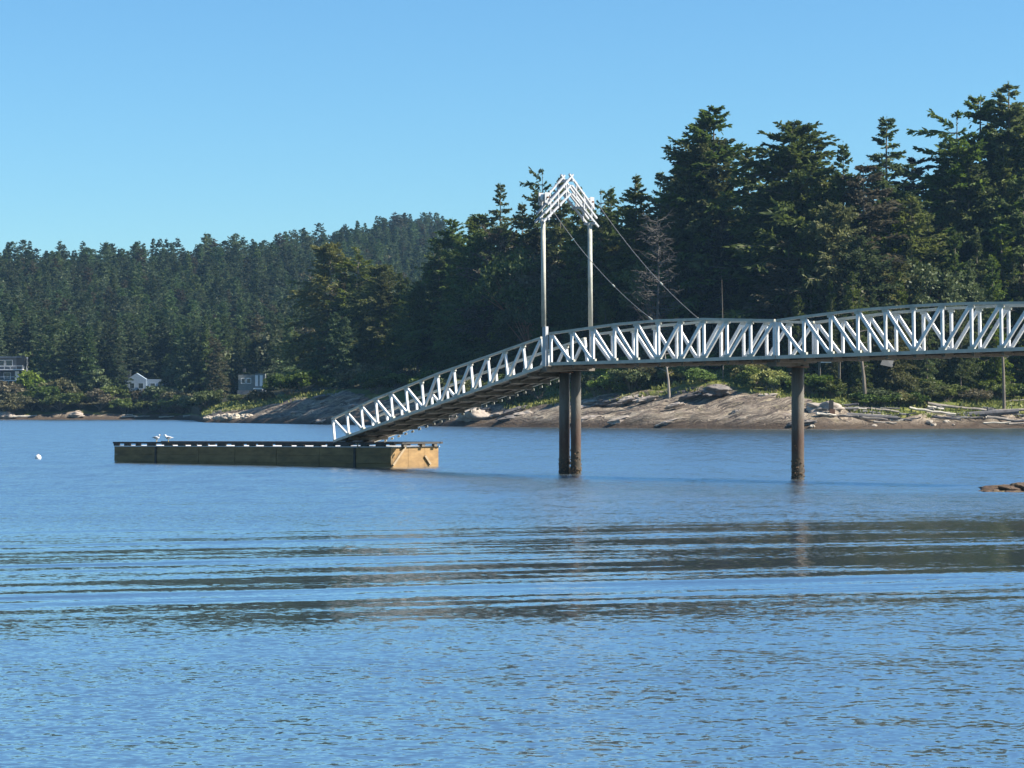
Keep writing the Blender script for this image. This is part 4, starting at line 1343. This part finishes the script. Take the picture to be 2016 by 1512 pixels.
rnd = random.Random(14)
for (x0, y0, x1, y1, w_, mat, lab) in [
    (1648, 807, 1706, 808, 4, 'driftwood_pale', 'thin white log lying right of the dark mooring post'),
    (1714, 807, 1770, 814, 5, 'driftwood', 'pale log in the middle of the driftwood pile'),
    (1655, 820, 1768, 826, 10, 'driftwood_dark', 'thick dark grey log along the beach right of the mooring post'),
    (1790, 806, 1882, 819, 5, 'driftwood_pale', 'bright white log slanting down towards the long grey trunk'),
    (1826, 798, 1945, 811, 6, 'driftwood', 'long grey log on top of the driftwood pile'),
    (1870, 824, 2005, 812, 13, 'driftwood_dark', 'massive dark driftwood trunk at the right of the beach'),
    (1935, 812, 2040, 809, 6, 'driftwood', 'grey log behind the massive trunk at the right edge'),
    (1972, 794, 2040, 787, 3, 'driftwood', 'thin forked branch sticking up at the right edge of the beach'),
    (1936, 836, 1990, 834, 3, 'driftwood_pale', 'thin tan log nearest the water at right'),
    (1985, 838, 2040, 834, 4, 'driftwood', 'tan log at the waterline on the right edge'),
    (1720, 833, 1765, 836, 4, 'driftwood', 'short log at the waterline below the dark grey log'),
    (1607, 817, 1646, 820, 5, 'driftwood_pale', 'pale cream plank lying at the foot of the mooring post'),
]:
    pm = (x0 + x1) / 2; d_ = d_at(pm, (y0 + y1) / 2 + 1) - 1.0
    a, b_ = P(x0, y0, d_ - .2), P(x1, y1, d_ + .3)
    a.z += .2; b_.z += .2
    log(a, b_, w_ * d_ / F / 2 * 1.15, mat, lab, rnd, stub=w_ > 4)
for i in range(38):
    px = rnd.uniform(1640, 2050); d_ = shore_d(px) + rnd.uniform(3, 13); g_ = ground(px, d_)
    ln = rnd.uniform(1.5, 5); a_ = rnd.uniform(-.4, .4)
    c = Vector((X_at(px, d_), d_, g_ + .25))
    log(c - Vector((ln / 2, ln / 2 * a_, rnd.uniform(-.35, .35))), c + Vector((ln / 2, ln / 2 * a_, rnd.uniform(-.2, .2))), rnd.uniform(.09, .26), rnd.choice(['driftwood', 'driftwood_dark', 'driftwood_dark', 'driftwood_pale']),
        'short weathered log in the driftwood tangle on the right beach', rnd, 'small logs in the driftwood tangle', stub=False)
for i in range(9):
    px = rnd.choice([rnd.uniform(225, 400), rnd.uniform(-20, 60)]); d_ = shore_d(px) + rnd.uniform(1.5, 5); g_ = ground(px, d_)
    ln = rnd.uniform(2.5, 6)
    c = Vector((X_at(px, d_), d_, g_ + .3))
    log(c - Vector((ln / 2, .3, .1)), c + Vector((ln / 2, .3, .1)), rnd.uniform(.18, .32), 'driftwood_pale', 'bleached log washed up on the far shore', rnd, 'bleached logs on the far shore', stub=False)

# mooring post
mp_ = P(1636.5, 0, shore_d(1636) + 5); mz = ground(1636, mp_.y)
pr = empty('mooring_post', (mp_.x, mp_.y, mz), 'dark square-topped post with rusty foot on the beach right of the single pile', 'post')
MB().beam((mp_.x, mp_.y, CAMH + (HZ - 806) / F * mp_.y), (mp_.x, mp_.y, CAMH + (HZ - 788) / F * mp_.y), (1, 0, 0), .55, .55).build('post_head', M['post_dark'], pr)
MB().beam((mp_.x + .12, mp_.y, mz - .5), (mp_.x + .12, mp_.y, CAMH + (HZ - 805) / F * mp_.y), (1, 0, 0), .7, .6).build('post_foot', M['rust'], pr)

rnd = random.Random(31)
for i in range(34):
    px = rnd.uniform(1475, 1600) if i < 22 else rnd.uniform(1700, 1880)
    d_ = shore_d(px) + rnd.uniform(.5, 5); s = rnd.uniform(.25, .7)
    blob((X_at(px, d_), d_, ground(px, d_) + s * .12), (s * 1.4, s, s * .8), i + 10, 'boulder', 'rock_pale' if i % 3 else 'rock', 'small tan boulder at the waterline near the single pile' if i < 22 else 'small tan boulder below the driftwood', 'boulder',
         'boulders near the single pile' if i < 22 else 'boulders below the driftwood', sub=2, flat=True)
for px, dv, s, lab in [(432, 5, 1.7, 'pale boulder at the left end of the rocky point'), (447, 6, 2.0, 'largest pale boulder of the row on the rocky point'), (462, 5, 1.8, 'pale boulder third from the left on the rocky point'), (485, 6, 1.6, 'pale boulder below the small house on the rocky point'),
                       (410, 4, 1.3, 'small pale boulder at the very tip of the rocky point')]:
    d_ = shore_d(px) + dv
    blob((X_at(px, d_), d_, ground(px, d_) + .3), (s * 1.5, s, s * .75), px, 'boulder', 'rock_pale', lab, 'boulder', sub=4, flat=True)
for px, dv, s, lab in [(1622, 8, 3.0, 'big domed grey boulder behind the mooring post'), (1410, 17, 2.4, 'dark angular boulder on the slope below the grassy bank'), (150, 3, 2.6, 'broken grey outcrop on the far shore left of the blue-grey house'), (8, 3, 3.4, 'pale slab at the far shore below the left-edge house'),
                       (880, 6, 3.0, 'tan boulder under the middle of the gangway'), (935, 5, 3.6, 'pale broken boulder under the upper gangway')]:
    d_ = shore_d(px) + dv
    blob((X_at(px, d_), d_, ground(px, d_) + .1), (s * 1.6, s * 1.2, s * .62), px, 'boulder', 'rock_dark' if 'dark' in lab else 'rock', lab, 'boulder', sub=5, rough=.45)


rnd = random.Random(52)
for i in range(46):
    px = rnd.uniform(830, 1590) if i < 34 else rnd.uniform(560, 700)
    d_ = shore_d(px) + rnd.uniform(1, ctl(px, 3)); s = rnd.uniform(.5, 1.5)
    o_ = blob((X_at(px, d_), d_, ground(px, d_) + s * .06), (s * 3.0, s * 1.3, s * .62), i + 70, 'flat_rock', 'rock' if i % 3 else 'rock_dark', 'flat cracked slab on the rock slope behind the bridge' if i < 34 else 'flat cracked slab on the pale point left of the gangway', 'rock',
         'slabs on the rock slope' if i < 34 else 'slabs on the pale point', rough=.5, sub=3, flat=True)
    o_.rotation_euler = (rnd.uniform(-.1, .1), -.2 + rnd.uniform(-.1, .1), rnd.uniform(-.3, .3))

# ------------------------------------------------------------------ houses
def gable(mb, c, lx, ly, z0, zr, over, rz, thick=.25):
    """gable roof, ridge along local x"""
    ca, sa = math.cos(rz), math.sin(rz)
    def T(x, y, z): return Vector((c.x + x * ca - y * sa, c.y + x * sa + y * ca, z))
    hx, hy = lx / 2 + over, ly / 2 + over
    v = [T(-hx, -hy, z0), T(hx, -hy, z0), T(hx, 0, zr), T(-hx, 0, zr), T(-hx, hy, z0), T(hx, hy, z0)]
    v2 = [p + Vector((0, 0, -thick)) for p in v]
    mb.add(v + v2, [(0, 1, 2, 3), (3, 2, 5, 4), (7, 6, 9, 8), (8, 9, 10, 11), (0, 6, 7, 1), (4, 5, 11, 10), (0, 3, 9, 6), (3, 4, 10, 9), (1, 7, 8, 2), (2, 8, 11, 5)])


def house_frame(px, py_base, d, name, label):
    p = P(px, py_base, d)
    return p, empty(name, p, label, 'house')


def window(root, c, w_, h, rz=0.0, frame='white_trim', dpt=.12):
    ca, sa = math.cos(rz), math.sin(rz)
    fr = MB()
    def T(x, z): return c + Vector((x * ca, x * sa, z))
    n_ = Vector((sa, -ca, 0))
    for (xc, zc, sx, sz) in ((0, h / 2 + .06, w_ + .24, .12), (0, -h / 2 - .06, w_ + .24, .12), (-w_ / 2 - .06, 0, .12, h), (w_ / 2 + .06, 0, .12, h)):
        fr.box(T(xc, zc) + n_ * .05, (sx, dpt, sz), rz)
    f = fr.build('window', M[frame], root)
    MB().box(c + n_ * .02, (w_, .04, h), rz).build('pane', M['glass'], f)
    return f


# A: modern house at the left edge
d_ = 652
p, hA = house_frame(18, 752, d_, 'house', 'dark modern house with white-edged balconies at the left edge of the far shore')
pxm = d_ / F
MB().box(p + Vector((-3.5, 5, 3.2)), (13.5, 9, 6.8)).build('wall', M['house_dark'], hA)
MB().box(p + Vector((3.0, .9, 4.6)), (2.2, 1.2, 5.2)).build('chimney', M['sheet'], hA)
MB().box(p + Vector((-4.0, 4.4, 6.75)), (14.5, 10.6, .22)).build('roof', M['roof_blue'], hA)
for (xx, zz) in ((-8.2, 5.1), (-5.3, 5.1), (-2.3, 5.1), (-.1, 5.1), (-7.0, 1.7), (-3.8, 1.7), (-.6, 1.7)):
    window(hA, p + Vector((xx, .48, zz)), 1.7, 1.5)
for z_ in (3.3, .35):
    bl = MB().box(p + Vector((-3.2, -1.0, z_)), (14.6, 2.9, .22)).build('balcony', M['white_trim'], hA)
    rr_ = MB()
    rr_.box(p + Vector((-3.2, -2.42, z_ + 1.0)), (14.6, .1, .12))
    for k in range(10): rr_.box(p + Vector((-10.4 + k * 1.6, -2.42, z_ + .53)), (.08, .08, .84))
    for y_ in (-1.7, -.9, -.1): rr_.box(p + Vector((4.08, y_, z_ + .53)), (.07, .07, .84))
    rr_.box(p + Vector((4.08, -1.15, z_ + 1.0)), (.1, 2.44, .12))
    rr_.build('railing', M['white_trim'], bl)
MB().box(p + Vector((2.1, .35, 1.75)), (1.1, .5, 2.3)).build('door', M['white_trim'], hA)
for k in (-9, -4.6, 0.2, 3.4):
    MB().tube([p + Vector((k, -1.9, -3.6)), p + Vector((k, -1.9, .24))], .16, 8).build('stilt', M['galv_rail'], hA)

# B: blue-grey gabled house
d_ = 650
p, hB = house_frame(284, 772, d_, 'house', 'blue-grey gabled house above the shrubs on the far shore')
wl = MB(); wl.box(p + Vector((0, 4.5, 1.2)), (10.6, 8.0, 4.6)); wl.build('wall', M['house_blue'], hB)
g_ = MB(); gx = -2.1   # front gable bay facing the water
gc = p + Vector((gx, 0.2, 0))
yb = .35
bay = MB().box(gc + Vector((0, 1.2, 1.2)), (5.2, 2.6, 4.58)); bay.build('gable_bay', M['house_blue'], hB)
tri = MB().add([gc + Vector((-2.6, -.08, 3.49)), gc + Vector((2.6, -.08, 3.49)), gc + Vector((0, -.08, 5.15)), gc + Vector((-2.6, 2.4, 3.49)), gc + Vector((2.6, 2.4, 3.49)), gc + Vector((0, 2.4, 5.15))],
               [(0, 1, 2), (5, 4, 3), (0, 3, 4, 1), (1, 4, 5, 2), (2, 5, 3, 0)])
tri.build('gable_wall', M['house_blue'], hB)
rf = MB(); gable(rf, p + Vector((.3, 4.5, 0)), 10.6, 8.0, 3.45, 5.5, .6, 0); roofB = rf.build('roof', M['roof_blue'], hB)
rf = MB(); gable(rf, gc + Vector((0, 1.6, 0)), 4.2, 5.2, 3.5, 5.38, .45, math.pi / 2); rf.build('gable_roof', M['roof_blue'], hB)
MB().box(p + Vector((-4.6, 3.6, 4.9)), (.8, .8, 2.2)).build('chimney', M['sheet'], hB)
for xx, zz, yy in ((-3.3, 1.7, -.12), (-.9, 1.7, -.12), (2.2, 1.7, .48), (-3.2, -.2, -.12), (4.3, 1.8, .48)):
    window(hB, p + Vector((xx, yy + .02, zz)), 1.2, 1.3, frame='house_blue')
MB().box(p + Vector((2.6, -.6, .75)), (3.2, 1.8, .5)).build('porch', M['white_trim'], hB)

# C: small house on the point
d_ = 600
p, hC = house_frame(494, 768, d_, 'house', 'small grey house with two tall white window panels behind the rocky point')
MB().box(p + Vector((-.4, 3.4, 1.9)), (5.6, 5.4, 3.9)).build('wall', M['house_grey'], hC)
rf = MB(); gable(rf, p + Vector((-.6, 3.4, 0)), 6.0, 5.4, 3.75, 5.4, .4, 0); rf.build('roof', M['roof_blue'], hC)
MB().box(p + Vector((2.2, 1.8, 2.3)), (2.4, 3.2, 3.6)).build('sun_room', M['house_grey'], hC)
for xx in (1.4, 2.55):
    MB().box(p + Vector((xx, .13, 2.35)), (.72, .14, 2.7)).build('white_panel', M['white_trim'], hC)
MB().box(p + Vector((2.0, -.3, .35)), (2.6, 1.0, .3)).build('step', M['white_trim'], hC)
for xx in (-2.0, -.6): window(hC, p + Vector((xx, .68, 2.3)), .9, 1.1)
MB().box(p + Vector((0, 2.2, -.9)), (6.6, 5.6, 1.7)).build('foundation', M['house_dark'], hC)
MB().box(p + Vector((-2.0, 3.2, 5.0)), (.6, .6, .9)).build('chimney', M['sheet'], hC)

# white-roofed shelter in the wood, grey tarp
d_ = 343
a = P(1612, 713, d_); b_ = P(1656, 705, d_)
sh = empty('shelter', P(1634, 750, d_), 'small white-roofed open shelter under the footbridge right of the single pile', 'shelter')
MB().box(((a.x + b_.x) / 2, d_ + .8, P(0, 707, d_).z), (b_.x - a.x, 2.0, .22)).build('roof', M['white_trim'], sh)
MB().box(((a.x + b_.x) / 2 - .6, d_ + .4, P(0, 713, d_).z), (1.6, .5, .14)).build('sign_board', M['white_trim'], sh)
for xx in (a.x + .2, b_.x - .15):
    for yy in (.05, 1.6):
        zb = ground(1634, d_) - .3
        MB().tube([(xx, d_ + yy, zb), (xx, d_ + yy, P(0, 708.3, d_).z)], .08, 8).build('post', M['trunk'], sh)
tp = empty('tarpaulin', P(1748, 722, 345), 'faded grey tarpaulin hanging in the dark gap under the right span', 'tarpaulin')
q = [P(1741, 700, 345), P(1761, 700, 345.6), P(1757, 723, 344.6), P(1733, 718, 344.3)]
q2 = [v + Vector((0, .05, 0)) for v in q]
MB().add(q + q2, [(0, 3, 2, 1), (4, 5, 6, 7), (0, 1, 5, 4), (1, 2, 6, 5), (2, 3, 7, 6), (3, 0, 4, 7)]).build('cloth', M['sheet'], tp)

# ------------------------------------------------------------------ haze
HAZE = 0.00007
if HAZE:
    hz = MB().box((0, 690, 72), (2600, 1560, 152))
    t = NT('haze_air'); t.t.nodes.remove(t.out); out = t.n('ShaderNodeOutputMaterial')
    pv = t.n('ShaderNodeVolumePrincipled', Density=HAZE, Anisotropy=0.2)
    pv.inputs['Color'].default_value = (0.36, 0.66, 1.0, 1)
    t.l(pv.outputs[0], out.inputs['Volume'])
    o_ = hz.build('haze', t.m); tag(o_, 'thin blue haze in the air', kind='stuff')
